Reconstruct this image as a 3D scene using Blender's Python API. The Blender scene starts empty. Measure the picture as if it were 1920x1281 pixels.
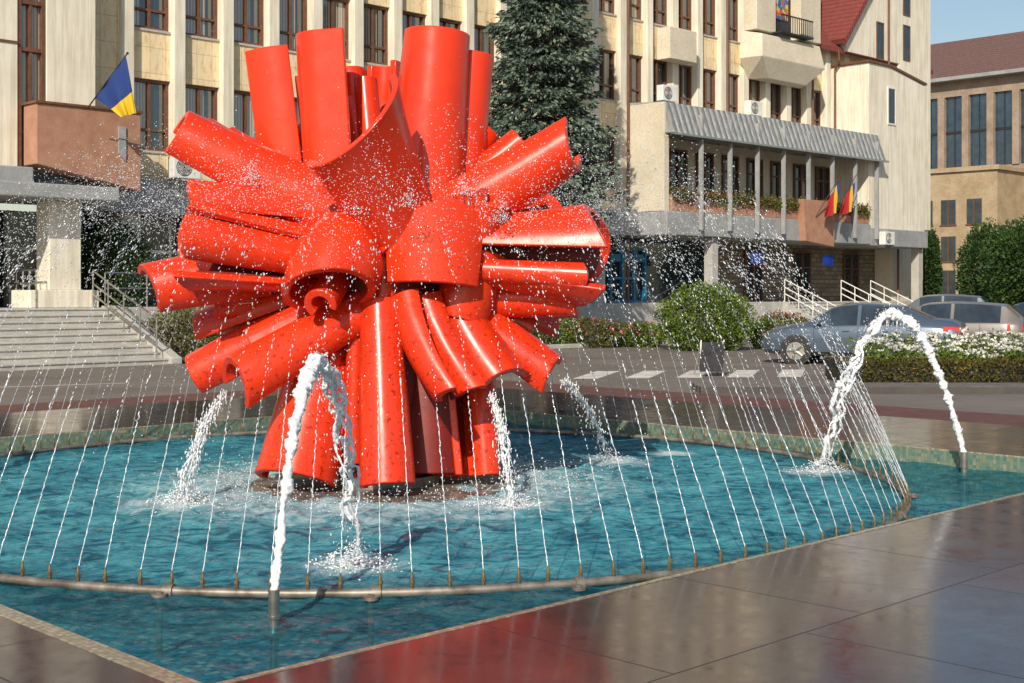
import bpy, math, random
from mathutils import Vector, Matrix, noise
random.seed(7)
R=random.random
def ru(a,b): return a+(b-a)*random.random()
sc=bpy.context.scene; col=sc.collection
F=2500.0; CH=1.75
PHI=math.radians(45.5)
ROT=math.radians(44.5)
U=Vector((math.sin(PHI),math.cos(PHI),0)); V=Vector((-math.cos(PHI),math.sin(PHI),0))

# ---------------------------------------------------------------- materials
def newmat(name):
    m=bpy.data.materials.new(name); m.use_nodes=True
    nt=m.node_tree; b=nt.nodes['Principled BSDF']
    return m,nt,b
def N(nt,t,**kw):
    n=nt.nodes.new(t)
    for k,v in kw.items(): setattr(n,k,v)
    return n
def rgba(c): return (c[0],c[1],c[2],1)
def ramp(nt,src,stops,inter='LINEAR'):
    r=N(nt,'ShaderNodeValToRGB'); e=r.color_ramp; e.interpolation=inter
    while len(e.elements)<len(stops): e.elements.new(0.5)
    for el,(p,c) in zip(e.elements,stops):
        el.position=p; el.color=rgba(c) if not isinstance(c,(int,float)) else (c,c,c,1)
    nt.links.new(src,r.inputs[0]); return r.outputs[0]
def coords(nt,kind='Object',scale=(1,1,1),xz=False):
    if kind=='World':
        g=N(nt,'ShaderNodeNewGeometry'); o=g.outputs['Position']
    else:
        t=N(nt,'ShaderNodeTexCoord'); o=t.outputs[kind]
    if xz:
        s=N(nt,'ShaderNodeSeparateXYZ'); nt.links.new(o,s.inputs[0])
        ad=N(nt,'ShaderNodeMath',operation='ADD'); nt.links.new(s.outputs[0],ad.inputs[0]); nt.links.new(s.outputs[1],ad.inputs[1])
        c=N(nt,'ShaderNodeCombineXYZ'); nt.links.new(ad.outputs[0],c.inputs[0]); nt.links.new(s.outputs[2],c.inputs[1]); o=c.outputs[0]
    mp=N(nt,'ShaderNodeMapping'); mp.inputs['Scale'].default_value=scale
    nt.links.new(o,mp.inputs[0]); return mp.outputs[0]
def noisef(nt,vec,scale,detail=6,rough=.6,dist=0):
    n=N(nt,'ShaderNodeTexNoise'); n.inputs['Scale'].default_value=scale; n.inputs['Detail'].default_value=detail
    n.inputs['Roughness'].default_value=rough; n.inputs['Distortion'].default_value=dist
    nt.links.new(vec,n.inputs['Vector']); return n.outputs[0]
def bump(nt,b,h,strength=.3,dist=.02,prev=None):
    bp=N(nt,'ShaderNodeBump'); bp.inputs['Strength'].default_value=strength; bp.inputs['Distance'].default_value=dist
    nt.links.new(h,bp.inputs['Height'])
    if prev is not None: nt.links.new(prev,bp.inputs['Normal'])
    if b is not None: nt.links.new(bp.outputs[0],b.inputs['Normal'])
    return bp.outputs[0]
def mixc(nt,fac,a,b,mode='MIX'):
    m=N(nt,'ShaderNodeMix',data_type='RGBA',blend_type=mode)
    if isinstance(fac,(int,float)): m.inputs[0].default_value=fac
    else: nt.links.new(fac,m.inputs[0])
    for v,i in ((a,6),(b,7)):
        if isinstance(v,tuple): m.inputs[i].default_value=rgba(v)
        else: nt.links.new(v,m.inputs[i])
    return m.outputs[2]
def nmat(name,c1,c2,scale=4,rough=.7,bs=.15,bd=.01,stretch=(1,1,1),kind='Object',metal=0,fine=0,spec=.5,lo=.35,hi=.65):
    m,nt,b=newmat(name); v=coords(nt,kind,stretch)
    f=noisef(nt,v,scale); c=ramp(nt,f,[(lo,c1),(hi,c2)])
    if fine:
        f2=noisef(nt,v,scale*fine,3); c=mixc(nt,.4,c,ramp(nt,f2,[(.3,(.45,.45,.45)),(.7,(1,1,1))]),'MULTIPLY')
    nt.links.new(c,b.inputs['Base Color'])
    b.inputs['Roughness'].default_value=rough; b.inputs['Metallic'].default_value=metal
    b.inputs['Specular IOR Level'].default_value=spec
    if bs: bump(nt,b,noisef(nt,v,scale*6,4),bs,bd)
    return m
def leafmat(name,stops,rough=.6,trans=.0):
    m,nt,b=newmat(name); g=N(nt,'ShaderNodeNewGeometry')
    c=ramp(nt,g.outputs['Random Per Island'],stops)
    v=coords(nt,'Object'); f=noisef(nt,v,1.6,3)
    c=mixc(nt,.75,c,ramp(nt,f,[(.35,(.35,.38,.4)),(.62,(1,1,1))]),'MULTIPLY')
    nt.links.new(c,b.inputs['Base Color']); b.inputs['Roughness'].default_value=rough
    b.inputs['Specular IOR Level'].default_value=.25
    return m
def N_map(nt,src,a,b):
    mr=N(nt,'ShaderNodeMapRange'); mr.inputs[1].default_value=a; mr.inputs[2].default_value=b
    nt.links.new(src,mr.inputs[0]); return mr.outputs[0]
def red_mat(name='red_paint'):
    m,nt,b=newmat(name); v=coords(nt,'World')
    f=noisef(nt,v,1.3,4); c=ramp(nt,f,[(.3,(.60,.030,.007)),(.7,(.74,.046,.010))])
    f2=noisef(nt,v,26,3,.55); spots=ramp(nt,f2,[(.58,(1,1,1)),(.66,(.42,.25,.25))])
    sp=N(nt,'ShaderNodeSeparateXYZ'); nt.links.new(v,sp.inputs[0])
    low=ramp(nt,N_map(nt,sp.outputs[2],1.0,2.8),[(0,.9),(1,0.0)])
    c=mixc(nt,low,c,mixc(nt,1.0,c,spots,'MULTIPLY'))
    nt.links.new(c,b.inputs['Base Color'])
    rr=ramp(nt,noisef(nt,v,5,4),[(.35,.22),(.65,.36)]); nt.links.new(rr,b.inputs['Roughness'])
    b.inputs['Specular IOR Level'].default_value=.35
    b.inputs['Coat Weight'].default_value=.15; b.inputs['Coat Roughness'].default_value=.08
    bump(nt,b,noisef(nt,v,2.2,3),.10,.03)
    return m
M={}
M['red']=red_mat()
M['shade_red']=nmat('red_recess_shade',(.13,.007,.004),(.20,.010,.006),3,.5,.1)  # darker copy of the sculpture red; shade inside slots and gaps painted as colour
M['steel']=nmat('steel',(.42,.40,.36),(.62,.60,.55),12,.32,.1,.002,metal=.9)
M['oldsteel']=nmat('worn_steel_pipe',(.11,.095,.075),(.32,.29,.25),7,.5,.3,.004,metal=.5)
M['brass']=nmat('aged_brass',(.12,.085,.045),(.34,.26,.14),30,.45,.1,.002,metal=.7)
M['cream']=nmat('cream_plaster',(.60,.54,.42),(.74,.67,.54),.9,.85,.12,.006,fine=14,lo=.3,hi=.7)
def streaked(name,c1,c2,st):
    m,nt,b=newmat(name); v=coords(nt,'Object'); c=ramp(nt,noisef(nt,v,1.2),[(.3,c1),(.7,c2)])
    v2=coords(nt,'Object',(5,5,.35)); c=mixc(nt,st,c,ramp(nt,noisef(nt,v2,1.5,6,.65),[(.32,(.55,.50,.42)),(.58,(1,1,1))]),'MULTIPLY')
    nt.links.new(c,b.inputs['Base Color']); b.inputs['Roughness'].default_value=.85; bump(nt,b,noisef(nt,v,9,4),.12,.006); return m
M['white_wall']=streaked('white_render',(.70,.66,.55),(.81,.77,.66),.55)
def travertine():
    m,nt,b=newmat('travertine_panels'); v=coords(nt,'Object',xz=True)
    br=N(nt,'ShaderNodeTexBrick'); br.offset=0; br.inputs['Scale'].default_value=1
    br.inputs['Brick Width'].default_value=.5; br.inputs['Row Height'].default_value=.72; br.inputs['Mortar Size'].default_value=.008
    br.inputs['Color1'].default_value=(.84,.67,.40,1); br.inputs['Color2'].default_value=(.70,.57,.36,1); br.inputs['Mortar'].default_value=(.42,.33,.21,1)
    br.inputs['Bias'].default_value=0
    nt.links.new(v,br.inputs['Vector'])
    v2=coords(nt,'Object',(2.4,2.4,.7)); f=noisef(nt,v2,2.2,8,.7,.6)
    c=mixc(nt,1,br.outputs[0],ramp(nt,f,[(.3,(.60,.49,.35)),(.5,(1,1,1)),(.72,(1.0,1.0,1.0))]),'MULTIPLY')
    c=mixc(nt,ramp(nt,noisef(nt,v2,5,5),[(.5,0.0),(.7,.6)]),c,(.80,.74,.60))
    nt.links.new(c,b.inputs['Base Color']); b.inputs['Roughness'].default_value=.6
    bump(nt,b,f,.2,.01); return m
M['trav']=travertine()
M['grey']=nmat('grey_concrete',(.27,.28,.29),(.37,.38,.39),1.5,.8,.15,.01,fine=12)
M['ltgrey']=nmat('pale_stone',(.41,.395,.37),(.53,.51,.47),2,.8,.15,.01,fine=10)
M['brown']=nmat('brown_window_wood',(.11,.048,.025),(.17,.075,.04),6,.5,.1,.003)
M['terracotta']=nmat('terracotta_plaster',(.36,.18,.115),(.46,.25,.165),3,.85,.3,.01,fine=18)
M['dark']=nmat('dark_interior',(.012,.012,.014),(.03,.03,.034),2,.6,0)
def tiled_roof(name,c1,c2):
    m,nt,b=newmat(name); v=coords(nt,'Object')
    w=N(nt,'ShaderNodeTexWave',wave_type='BANDS',bands_direction='X'); w.inputs['Scale'].default_value=1.6; w.inputs['Distortion'].default_value=.2
    nt.links.new(v,w.inputs[0])
    w2=N(nt,'ShaderNodeTexWave',wave_type='BANDS',bands_direction='Z'); w2.inputs['Scale'].default_value=1.4; nt.links.new(v,w2.inputs[0])
    c=ramp(nt,noisef(nt,v,5,6),[(.3,c1),(.7,c2)])
    c=mixc(nt,.6,c,ramp(nt,w2.outputs[0],[(0,(.5,.5,.5)),(.4,(1,1,1))]),'MULTIPLY')
    nt.links.new(c,b.inputs['Base Color']); b.inputs['Roughness'].default_value=.7
    bump(nt,b,w.outputs[0],.6,.04); return m
M['roofred']=tiled_roof('maroon_roof_tiles',(.17,.035,.028),(.25,.058,.045))
M['roofbrown']=tiled_roof('brown_roof_tiles',(.11,.062,.055),(.18,.10,.085))
def glassmat():
    m,nt,b=newmat('window_glass'); oi=N(nt,'ShaderNodeObjectInfo'); v=coords(nt,'Object')
    w=N(nt,'ShaderNodeTexWave',bands_direction='X'); w.inputs['Scale'].default_value=3.2; w.inputs['Distortion'].default_value=.6; nt.links.new(v,w.inputs[0])
    cur=ramp(nt,w.outputs[0],[(0,(.14,.12,.10)),(.6,(.40,.36,.30))])
    s=N(nt,'ShaderNodeSeparateXYZ'); nt.links.new(v,s.inputs[0])
    mu=N(nt,'ShaderNodeMath',operation='MULTIPLY_ADD'); nt.links.new(oi.outputs['Random'],mu.inputs[0]); mu.inputs[1].default_value=1.5; mu.inputs[2].default_value=-.2
    gt=N(nt,'ShaderNodeMath',operation='LESS_THAN'); nt.links.new(s.outputs[0],gt.inputs[0]); nt.links.new(mu.outputs[0],gt.inputs[1])
    c=mixc(nt,gt.outputs[0],(.02,.027,.036),cur)
    nt.links.new(c,b.inputs['Base Color']); b.inputs['Roughness'].default_value=.04; b.inputs['Specular IOR Level'].default_value=1.0
    b.inputs['IOR'].default_value=1.8
    bump(nt,b,noisef(nt,v,1.2,2),.06,.05)
    return m
M['glass']=glassmat()
M['darkglass']=nmat('dark_glass',(.012,.018,.026),(.03,.045,.06),1.5,.05,0,spec=1)
M['blueglass']=nmat('blue_tinted_glass',(.015,.032,.055),(.035,.06,.09),1.5,.08,0,spec=1)
def corr():
    m,nt,b=newmat('ribbed_zinc'); v=coords(nt,'Object')
    w=N(nt,'ShaderNodeTexWave',bands_direction='X'); w.inputs['Scale'].default_value=.9; nt.links.new(v,w.inputs[0])
    c=ramp(nt,noisef(nt,coords(nt,'Object',(3,3,.5)),3,6),[(.3,(.24,.25,.25)),(.7,(.52,.53,.51))])
    c=mixc(nt,.8,c,ramp(nt,w.outputs[0],[(0,(.35,.35,.35)),(.4,(1,1,1))]),'MULTIPLY')
    nt.links.new(c,b.inputs['Base Color']); b.inputs['Roughness'].default_value=.5; b.inputs['Metallic'].default_value=.2
    bump(nt,b,w.outputs[0],.6,.06); return m
M['zinc']=corr()
def stonewall():
    m,nt,b=newmat('rubble_stone'); v=coords(nt,'Object',xz=True)
    br=N(nt,'ShaderNodeTexBrick'); br.inputs['Scale'].default_value=1
    br.inputs['Brick Width'].default_value=.45; br.inputs['Row Height'].default_value=.2; br.inputs['Mortar Size'].default_value=.015
    br.inputs['Color1'].default_value=(.32,.26,.18,1); br.inputs['Color2'].default_value=(.18,.15,.12,1); br.inputs['Mortar'].default_value=(.07,.06,.05,1)
    nt.links.new(v,br.inputs['Vector'])
    c=mixc(nt,.7,br.outputs[0],ramp(nt,noisef(nt,v,5,6),[(.3,(.5,.5,.5)),(.7,(1,1,1))]),'MULTIPLY')
    nt.links.new(c,b.inputs['Base Color']); b.inputs['Roughness'].default_value=.85; bump(nt,b,br.outputs[1],-.5,.03); return m
M['rubble']=stonewall()
def asphalt():
    m,nt,b=newmat('asphalt'); v=coords(nt,'World')
    f=noisef(nt,v,.35,6); c=ramp(nt,f,[(.3,(.13,.112,.10)),(.7,(.22,.19,.168))])
    f2=noisef(nt,v,40,3,.7); c=mixc(nt,.5,c,ramp(nt,f2,[(.3,(.5,.5,.5)),(.7,(1,1,1))]),'MULTIPLY')
    vo=N(nt,'ShaderNodeTexVoronoi',feature='DISTANCE_TO_EDGE'); vo.inputs['Scale'].default_value=.35; nt.links.new(v,vo.inputs[0])
    c=mixc(nt,ramp(nt,vo.outputs[0],[(0,.5),(.006,0.0)]),c,(.03,.03,.03))
    nt.links.new(c,b.inputs['Base Color']); b.inputs['Roughness'].default_value=.75; bump(nt,b,f2,.4,.01); return m
M['asphalt']=asphalt()
def pavers(name,c1,c2,mort,bw,rh,rough=.75,off=.5,ms=.006,gloss=None):
    m,nt,b=newmat(name); v=coords(nt,'Object')
    br=N(nt,'ShaderNodeTexBrick'); br.offset=off; br.inputs['Scale'].default_value=1
    br.inputs['Brick Width'].default_value=bw; br.inputs['Row Height'].default_value=rh; br.inputs['Mortar Size'].default_value=ms
    br.inputs['Color1'].default_value=rgba(c1); br.inputs['Color2'].default_value=rgba(c2); br.inputs['Mortar'].default_value=rgba(mort)
    nt.links.new(v,br.inputs['Vector'])
    f=noisef(nt,v,2.5,8,.65,.8)
    c=mixc(nt,.7,br.outputs[0],ramp(nt,f,[(.3,(.5,.45,.5)),(.7,(1,1,1))]),'MULTIPLY')
    f3=noisef(nt,v,70,2); c=mixc(nt,.45,c,ramp(nt,f3,[(.35,(.45,.45,.45)),(.65,(1,1,1))]),'MULTIPLY')
    nt.links.new(c,b.inputs['Base Color']); b.inputs['Roughness'].default_value=rough
    p=bump(nt,None,br.outputs[1],-.25,.004)
    if gloss:
        rr=ramp(nt,noisef(nt,v,4,8,.8,.6),[(.35,gloss[0]),(.65,gloss[1])])
        mm=mixc(nt,br.outputs[1],rr,(.42,.42,.42)); nt.links.new(mm,b.inputs['Roughness'])
        b.inputs['Specular IOR Level'].default_value=.5
        bump(nt,b,noisef(nt,v,12,4),.03,.004,p)
    else: bump(nt,b,f3,.3,.006,p)
    return m
M['deck']=pavers('polished_granite_slabs',(.078,.055,.054),(.058,.044,.048),(.032,.025,.025),1.5,1.2,gloss=(.07,.20),off=.35,ms=.0055)  # dark wet granite, with shade over the deck also put into the base colour
M['redpave']=pavers('red_paving_bricks',(.20,.075,.06),(.15,.06,.05),(.07,.05,.045),.2,.1)
M['greypave']=pavers('grey_paving',(.24,.22,.20),(.19,.175,.16),(.09,.08,.075),.2,.2)
def mosaic(name,stops,size=.028,mort=(.4,.42,.4)):
    m,nt,b=newmat(name); v=coords(nt,'Object',(1/size,1/size,1/size))
    fl=N(nt,'ShaderNodeVectorMath',operation='FLOOR'); nt.links.new(v,fl.inputs[0])
    wn=N(nt,'ShaderNodeTexWhiteNoise'); nt.links.new(fl.outputs[0],wn.inputs[0])
    fr=N(nt,'ShaderNodeVectorMath',operation='FRACTION'); nt.links.new(v,fr.inputs[0])
    c=ramp(nt,wn.outputs[0],stops)
    s=N(nt,'ShaderNodeSeparateXYZ'); nt.links.new(fr.outputs[0],s.inputs[0])
    mn=N(nt,'ShaderNodeMath',operation='MINIMUM'); nt.links.new(s.outputs[0],mn.inputs[0]); nt.links.new(s.outputs[1],mn.inputs[1])
    mn2=N(nt,'ShaderNodeMath',operation='LESS_THAN'); nt.links.new(mn.outputs[0],mn2.inputs[0]); mn2.inputs[1].default_value=.09
    c=mixc(nt,mn2.outputs[0],c,mort)
    nt.links.new(c,b.inputs['Base Color']); b.inputs['Roughness'].default_value=.25; return m
M['mosaic']=mosaic('green_mosaic',[(0,(.08,.17,.14)),(.35,(.19,.22,.14)),(.7,(.06,.16,.16)),(1,(.28,.27,.19))],.035,(.12,.14,.12))
M['beigemosaic']=mosaic('beige_mosaic',[(0,(.22,.19,.13)),(.35,(.36,.31,.21)),(.7,(.18,.17,.13)),(1,(.42,.37,.27))],.028,(.12,.11,.1))
M['bluemosaic']=mosaic('blue_pool_mosaic',[(0,(.02,.16,.27)),(.25,(.03,.36,.50)),(.5,(.05,.50,.58)),(.72,(.02,.20,.36)),(.86,(.50,.68,.66)),(.95,(.78,.78,.70)),(1,(.35,.12,.12))],.045,(.06,.22,.28))
M['whitepaint']=nmat('worn_white_road_paint',(.40,.38,.35),(.70,.68,.64),3,.7,.1,.003,kind='World')
M['white']=nmat('white_enamel',(.66,.66,.64),(.74,.74,.72),3,.4,0)
M['black']=nmat('black_plastic',(.012,.012,.013),(.03,.03,.03),10,.5,.1)
M['soil']=nmat('bed_soil',(.05,.04,.025),(.09,.07,.045),5,.95,.3)

def watermat(foam):
    m,nt,b=newmat('pool_water'); nt.nodes.remove(b); out=nt.nodes['Material Output']
    v=coords(nt,'World')
    vs=coords(nt,'World',(1,1.4,1))
    n1=noisef(nt,vs,3.2,3,.5,1.6); n2=noisef(nt,vs,10,4,.6,1.4)
    p=bump(nt,None,n1,1.0,.26); p=bump(nt,None,n2,1.0,.085,p)
    s=N(nt,'ShaderNodeVectorMath',operation='DISTANCE'); nt.links.new(v,s.inputs[0]); s.inputs[1].default_value=(SCX,SCY,0)
    milky=ramp(nt,N_map(nt,s.outputs['Value'],0,6.2),[(0,.97),(.66,.85),(.76,.36),(1,.20)])
    fn=ramp(nt,noisef(nt,v,1.1,5),[(.35,(.045,.235,.30)),(.65,(.10,.37,.425))])
    rip=ramp(nt,n1,[(.36,(.12,.30,.40)),(.50,(.75,.87,.93)),(.60,(1.0,1.0,1.0))])
    rip2=ramp(nt,n2,[(.38,(.32,.48,.56)),(.56,(1,1,1))])
    dc=mixc(nt,.9,fn,rip,'MULTIPLY'); dc=mixc(nt,.8,dc,rip2,'MULTIPLY')
    tot=None
    for (x,y,r) in foam:
        d=N(nt,'ShaderNodeVectorMath',operation='DISTANCE'); nt.links.new(v,d.inputs[0]); d.inputs[1].default_value=(x,y,0)
        o=N_map(nt,d.outputs['Value'],r,0)
        if tot is None: tot=o
        else:
            mx=N(nt,'ShaderNodeMath',operation='MAXIMUM'); nt.links.new(tot,mx.inputs[0]); nt.links.new(o,mx.inputs[1]); tot=mx.outputs[0]
    d=N(nt,'ShaderNodeMath',operation='SUBTRACT'); nt.links.new(s.outputs['Value'],d.inputs[0]); d.inputs[1].default_value=1.4
    ab=N(nt,'ShaderNodeMath',operation='ABSOLUTE'); nt.links.new(d.outputs[0],ab.inputs[0])
    rg=N_map(nt,ab.outputs[0],1.9,0); rm=N(nt,'ShaderNodeMath',operation='MULTIPLY'); nt.links.new(rg,rm.inputs[0]); rm.inputs[1].default_value=.58
    mx=N(nt,'ShaderNodeMath',operation='MAXIMUM'); nt.links.new(tot,mx.inputs[0]); nt.links.new(rm.outputs[0],mx.inputs[1]); tot=mx.outputs[0]
    nf=noisef(nt,v,7,7,.75,.8)
    ad=N(nt,'ShaderNodeMath',operation='MULTIPLY_ADD'); nt.links.new(tot,ad.inputs[0]); ad.inputs[1].default_value=.62; nt.links.new(nf,ad.inputs[2])
    ff=ramp(nt,ad.outputs[0],[(.67,0.0),(1.05,.75)])
    dc=mixc(nt,ff,dc,(.62,.71,.74))
    dif=N(nt,'ShaderNodeBsdfDiffuse'); nt.links.new(dc,dif.inputs[0]); nt.links.new(p,dif.inputs[1])
    tr=N(nt,'ShaderNodeBsdfTransparent'); tr.inputs[0].default_value=(.55,.88,.95,1)
    mf=N(nt,'ShaderNodeMath',operation='MAXIMUM'); nt.links.new(milky,mf.inputs[0]); nt.links.new(ff,mf.inputs[1])
    mx1=N(nt,'ShaderNodeMixShader'); nt.links.new(mf.outputs[0],mx1.inputs[0]); nt.links.new(tr.outputs[0],mx1.inputs[1]); nt.links.new(dif.outputs[0],mx1.inputs[2])
    gl=N(nt,'ShaderNodeBsdfGlossy'); gl.inputs['Roughness'].default_value=.05; nt.links.new(p,gl.inputs['Normal'])
    fr=N(nt,'ShaderNodeFresnel'); fr.inputs[0].default_value=1.33; nt.links.new(p,fr.inputs[1])
    fm=N(nt,'ShaderNodeMath',operation='MULTIPLY'); nt.links.new(fr.outputs[0],fm.inputs[0]); fm.inputs[1].default_value=.72
    mx2=N(nt,'ShaderNodeMixShader'); nt.links.new(fm.outputs[0],mx2.inputs[0]); nt.links.new(mx1.outputs[0],mx2.inputs[1]); nt.links.new(gl.outputs[0],mx2.inputs[2])
    nt.links.new(mx2.outputs[0],out.inputs[0]); return m
def dropmat(name,c=(.9,.92,.95),lo=.7):
    m,nt,b=newmat(name)
    v=coords(nt,'Object'); cc=ramp(nt,noisef(nt,v,30,3),[(.35,(c[0]*lo,c[1]*(lo+.05),c[2]*(lo+.1))),(.62,c)])
    nt.links.new(cc,b.inputs['Base Color'])
    b.inputs['Roughness'].default_value=.10; b.inputs['Specular IOR Level'].default_value=.9
    return m
M['drop']=dropmat('water_droplets',(.68,.72,.77),.55)
M['foam']=dropmat('white_foam_water',(.88,.89,.91),.66)

# ---------------------------------------------------------------- mesh builder
class MB:
    def __init__(s): s.v=[]; s.f=[]; s.m=[]
    def add(s,vs,fs,mi=0):
        o=len(s.v); s.v+= [tuple(x) for x in vs]; s.f+=[tuple(o+i for i in f) for f in fs]; s.m+=[mi]*len(fs)
    def box(s,a,b,mi=0):
        x0,y0,z0=a; x1,y1,z1=b
        s.add([(x0,y0,z0),(x1,y0,z0),(x1,y1,z0),(x0,y1,z0),(x0,y0,z1),(x1,y0,z1),(x1,y1,z1),(x0,y1,z1)],
              [(0,3,2,1),(4,5,6,7),(0,1,5,4),(1,2,6,5),(2,3,7,6),(3,0,4,7)],mi)
    def hexa(s,p,mi=0):
        s.add(p,[(0,3,2,1),(4,5,6,7),(0,1,5,4),(1,2,6,5),(2,3,7,6),(3,0,4,7)],mi)
    def prism(s,poly,ax,c0,c1,mi=0):
        def mk(p,c):
            return (c,p[0],p[1]) if ax==0 else ((p[0],c,p[1]) if ax==1 else (p[0],p[1],c))
        n=len(poly); vs=[mk(p,c0) for p in poly]+[mk(p,c1) for p in poly]
        fs=[tuple(range(n)),tuple(reversed(range(n,2*n)))]+[(i,i+n,(i+1)%n+n,(i+1)%n) for i in range(n)]
        s.add(vs,fs,mi)
    def tube(s,pts,rad,seg=10,mi=0,cap=True):
        pts=[Vector(p) for p in pts]; n=len(pts); vs=[]; fs=[]
        for i,p in enumerate(pts):
            t=(pts[min(i+1,n-1)]-pts[max(i-1,0)])
            if t.length<1e-9: t=Vector((0,0,1))
            t.normalize(); a=Vector((0,0,1)) if abs(t.z)<.9 else Vector((1,0,0))
            x=t.cross(a).normalized(); y=t.cross(x)
            r=rad[i] if isinstance(rad,(list,tuple)) else rad
            for k in range(seg):
                an=2*math.pi*k/seg; vs.append(p+x*(r*math.cos(an))+y*(r*math.sin(an)))
        for i in range(n-1):
            for k in range(seg):
                fs.append((i*seg+k,i*seg+(k+1)%seg,(i+1)*seg+(k+1)%seg,(i+1)*seg+k))
        if cap: fs.append(tuple(reversed(range(seg)))); fs.append(tuple((n-1)*seg+k for k in range(seg)))
        s.add(vs,fs,mi)
import bmesh
def ico(sub):
    bm=bmesh.new(); bmesh.ops.create_icosphere(bm,subdivisions=sub,radius=1)
    vs=[tuple(v.co) for v in bm.verts]; fs=[tuple(v.index for v in f.verts) for f in bm.faces]; bm.free(); return vs,fs
ICO1=ico(1); ICO2=ico(2)
def blob(mb,p,r,sx=1,sy=1,sz=1,mi=0,hi=False,axis=None):
    vs,fs=ICO2 if hi else ICO1
    if axis is None: mb.add([(p[0]+v[0]*r*sx,p[1]+v[1]*r*sy,p[2]+v[2]*r*sz) for v in vs],fs,mi)
    else:
        q=Vector((0,0,1)).rotation_difference(axis)
        mb.add([Vector(p)+q@Vector((v[0]*r*sx,v[1]*r*sy,v[2]*r*sz)) for v in vs],fs,mi)
def setup(o,parent=None,label=None,category=None,kind=None,group=None,loc=None,rotz=None):
    if parent: o.parent=parent
    if label: o['label']=label
    if category: o['category']=category
    if kind: o['kind']=kind
    if group: o['group']=group
    if loc is not None: o.location=loc
    if rotz is not None: o.rotation_euler=(0,0,rotz)
def finish(name,mb,mats,parent=None,label=None,category=None,kind=None,group=None,smooth=True,angle=35,bevel=0,loc=None,rotz=None,fixn=True):
    me=bpy.data.meshes.new(name); me.from_pydata(mb.v,[],mb.f)
    for m in mats: me.materials.append(M[m] if isinstance(m,str) else m)
    me.polygons.foreach_set('material_index',mb.m)
    if fixn and len(mb.f)<60000:
        bm=bmesh.new(); bm.from_mesh(me); bmesh.ops.recalc_face_normals(bm,faces=bm.faces[:]); bm.to_mesh(me); bm.free()
    if smooth:
        me.polygons.foreach_set('use_smooth',[True]*len(me.polygons)); me.set_sharp_from_angle(angle=math.radians(angle))
    me.update()
    o=bpy.data.objects.new(name,me); col.objects.link(o)
    setup(o,parent,label,category,kind,group,loc,rotz)
    if bevel:
        b=o.modifiers.new('bevel','BEVEL'); b.width=bevel; b.segments=2; b.limit_method='ANGLE'; b.angle_limit=math.radians(40)
    return o
def empty(name,label,category,loc=(0,0,0),rotz=0,group=None):
    o=bpy.data.objects.new(name,None); col.objects.link(o); o.empty_display_size=.3
    setup(o,None,label,category,None,group,loc,rotz); return o
C0=Vector((-1.235,5.37,0)); PS=9.75
def PW(u,v,z=0): p=C0+U*u+V*v; return Vector((p.x,p.y,z))
P0=Vector((-10.5,37,0))
def BW(a,d,z=0): p=P0+U*a-V*d; return Vector((p.x,p.y,z))
SC=PW(4.9,4.9); SCX,SCY=SC.x,SC.y
def S(px,py,dy=0):
    D=SCY+dy; return Vector(((px-960)/F*D,D,CH-(py-550)/F*D))

# ---------------------------------------------------------------- ground
RD=.04
mb=MB(); o0,o1=-2.9,12.65; BIG=600
xs=[-BIG,0,PS,BIG]
for i in range(3):
    for j in range(3):
        if i==1 and j==1: continue
        mb.add([(xs[i],xs[j],RD),(xs[i+1],xs[j],RD),(xs[i+1],xs[j+1],RD),(xs[i],xs[j+1],RD)],[(0,1,2,3)])
finish('ground',mb,['asphalt'],kind='structure',smooth=False,loc=C0,rotz=ROT)
def ringbox(mb,i0,i1,e0,e1,z0,z1,mi=0):
    mb.box((e0,e0,z0),(e1,i0,z1),mi); mb.box((e0,i1,z0),(e1,e1,z1),mi)
    mb.box((e0,i0,z0),(i0,i1,z1),mi); mb.box((i1,i0,z0),(e1,i1,z1),mi)
mb=MB(); ringbox(mb,0,PS,o0,o1,RD+.004,.16)
finish('stone_deck_pavement',mb,['deck'],kind='structure',smooth=False,loc=C0,rotz=ROT)
mb=MB(); ringbox(mb,o0,o1,o0-3.2,o1+2.6,RD,RD+.006)
finish('red_brick_pavement',mb,['redpave'],kind='structure',smooth=False,loc=C0,rotz=ROT)
pool=empty('fountain_pool','square mosaic-lined pool filled with turquoise water','fountain pool',C0,ROT)
mb=MB(); mb.box((-.1,-.1,-.4),(PS+.1,PS+.1,-.34)); finish('pool_floor',mb,['bluemosaic'],pool,smooth=False)
mb=MB(); ringbox(mb,.02,PS-.02,-.001,PS+.001,-.34,.150); finish('pool_wall',mb,['mosaic'],pool,smooth=False)
mb=MB(); ringbox(mb,.023,PS-.023,-.012,PS+.012,.150,.1635); mb.box((-.075,-.06,.15),(-.0125,PS,.1637)); finish('pool_edging',mb,['beigemosaic'],pool,smooth=False)
NG=200; mb=MB(); vs=[];fs=[]
for i in range(NG+1):
    for j in range(NG+1):
        u=.02+(PS-.04)*i/NG; v=.02+(PS-.04)*j/NG
        w=PW(u,v); d=(w-SC).length
        amp=.024+.024*max(0,1-abs(d-1.6)/1.6)
        z=noise.noise(Vector((w.x*2.3,w.y*2.3,0)))*amp+noise.noise(Vector((w.x*6,w.y*6,4)))*amp*.7
        vs.append((u,v,z))
for i in range(NG):
    for j in range(NG):
        a=i*(NG+1)+j; fs.append((a,a+NG+1,a+NG+2,a+1))
mb.add(vs,fs)
foam=[(-1.01,8.58,.5),(3.05,13.1,.6),(-2.78,11.15,.7),(.0,10.95,.65),(1.0,13.9,.7),(1.75,14.6,.4)]
M['water']=watermat(foam)
finish('water',mb,['water'],kind='structure',angle=180,loc=C0,rotz=ROT)

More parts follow.
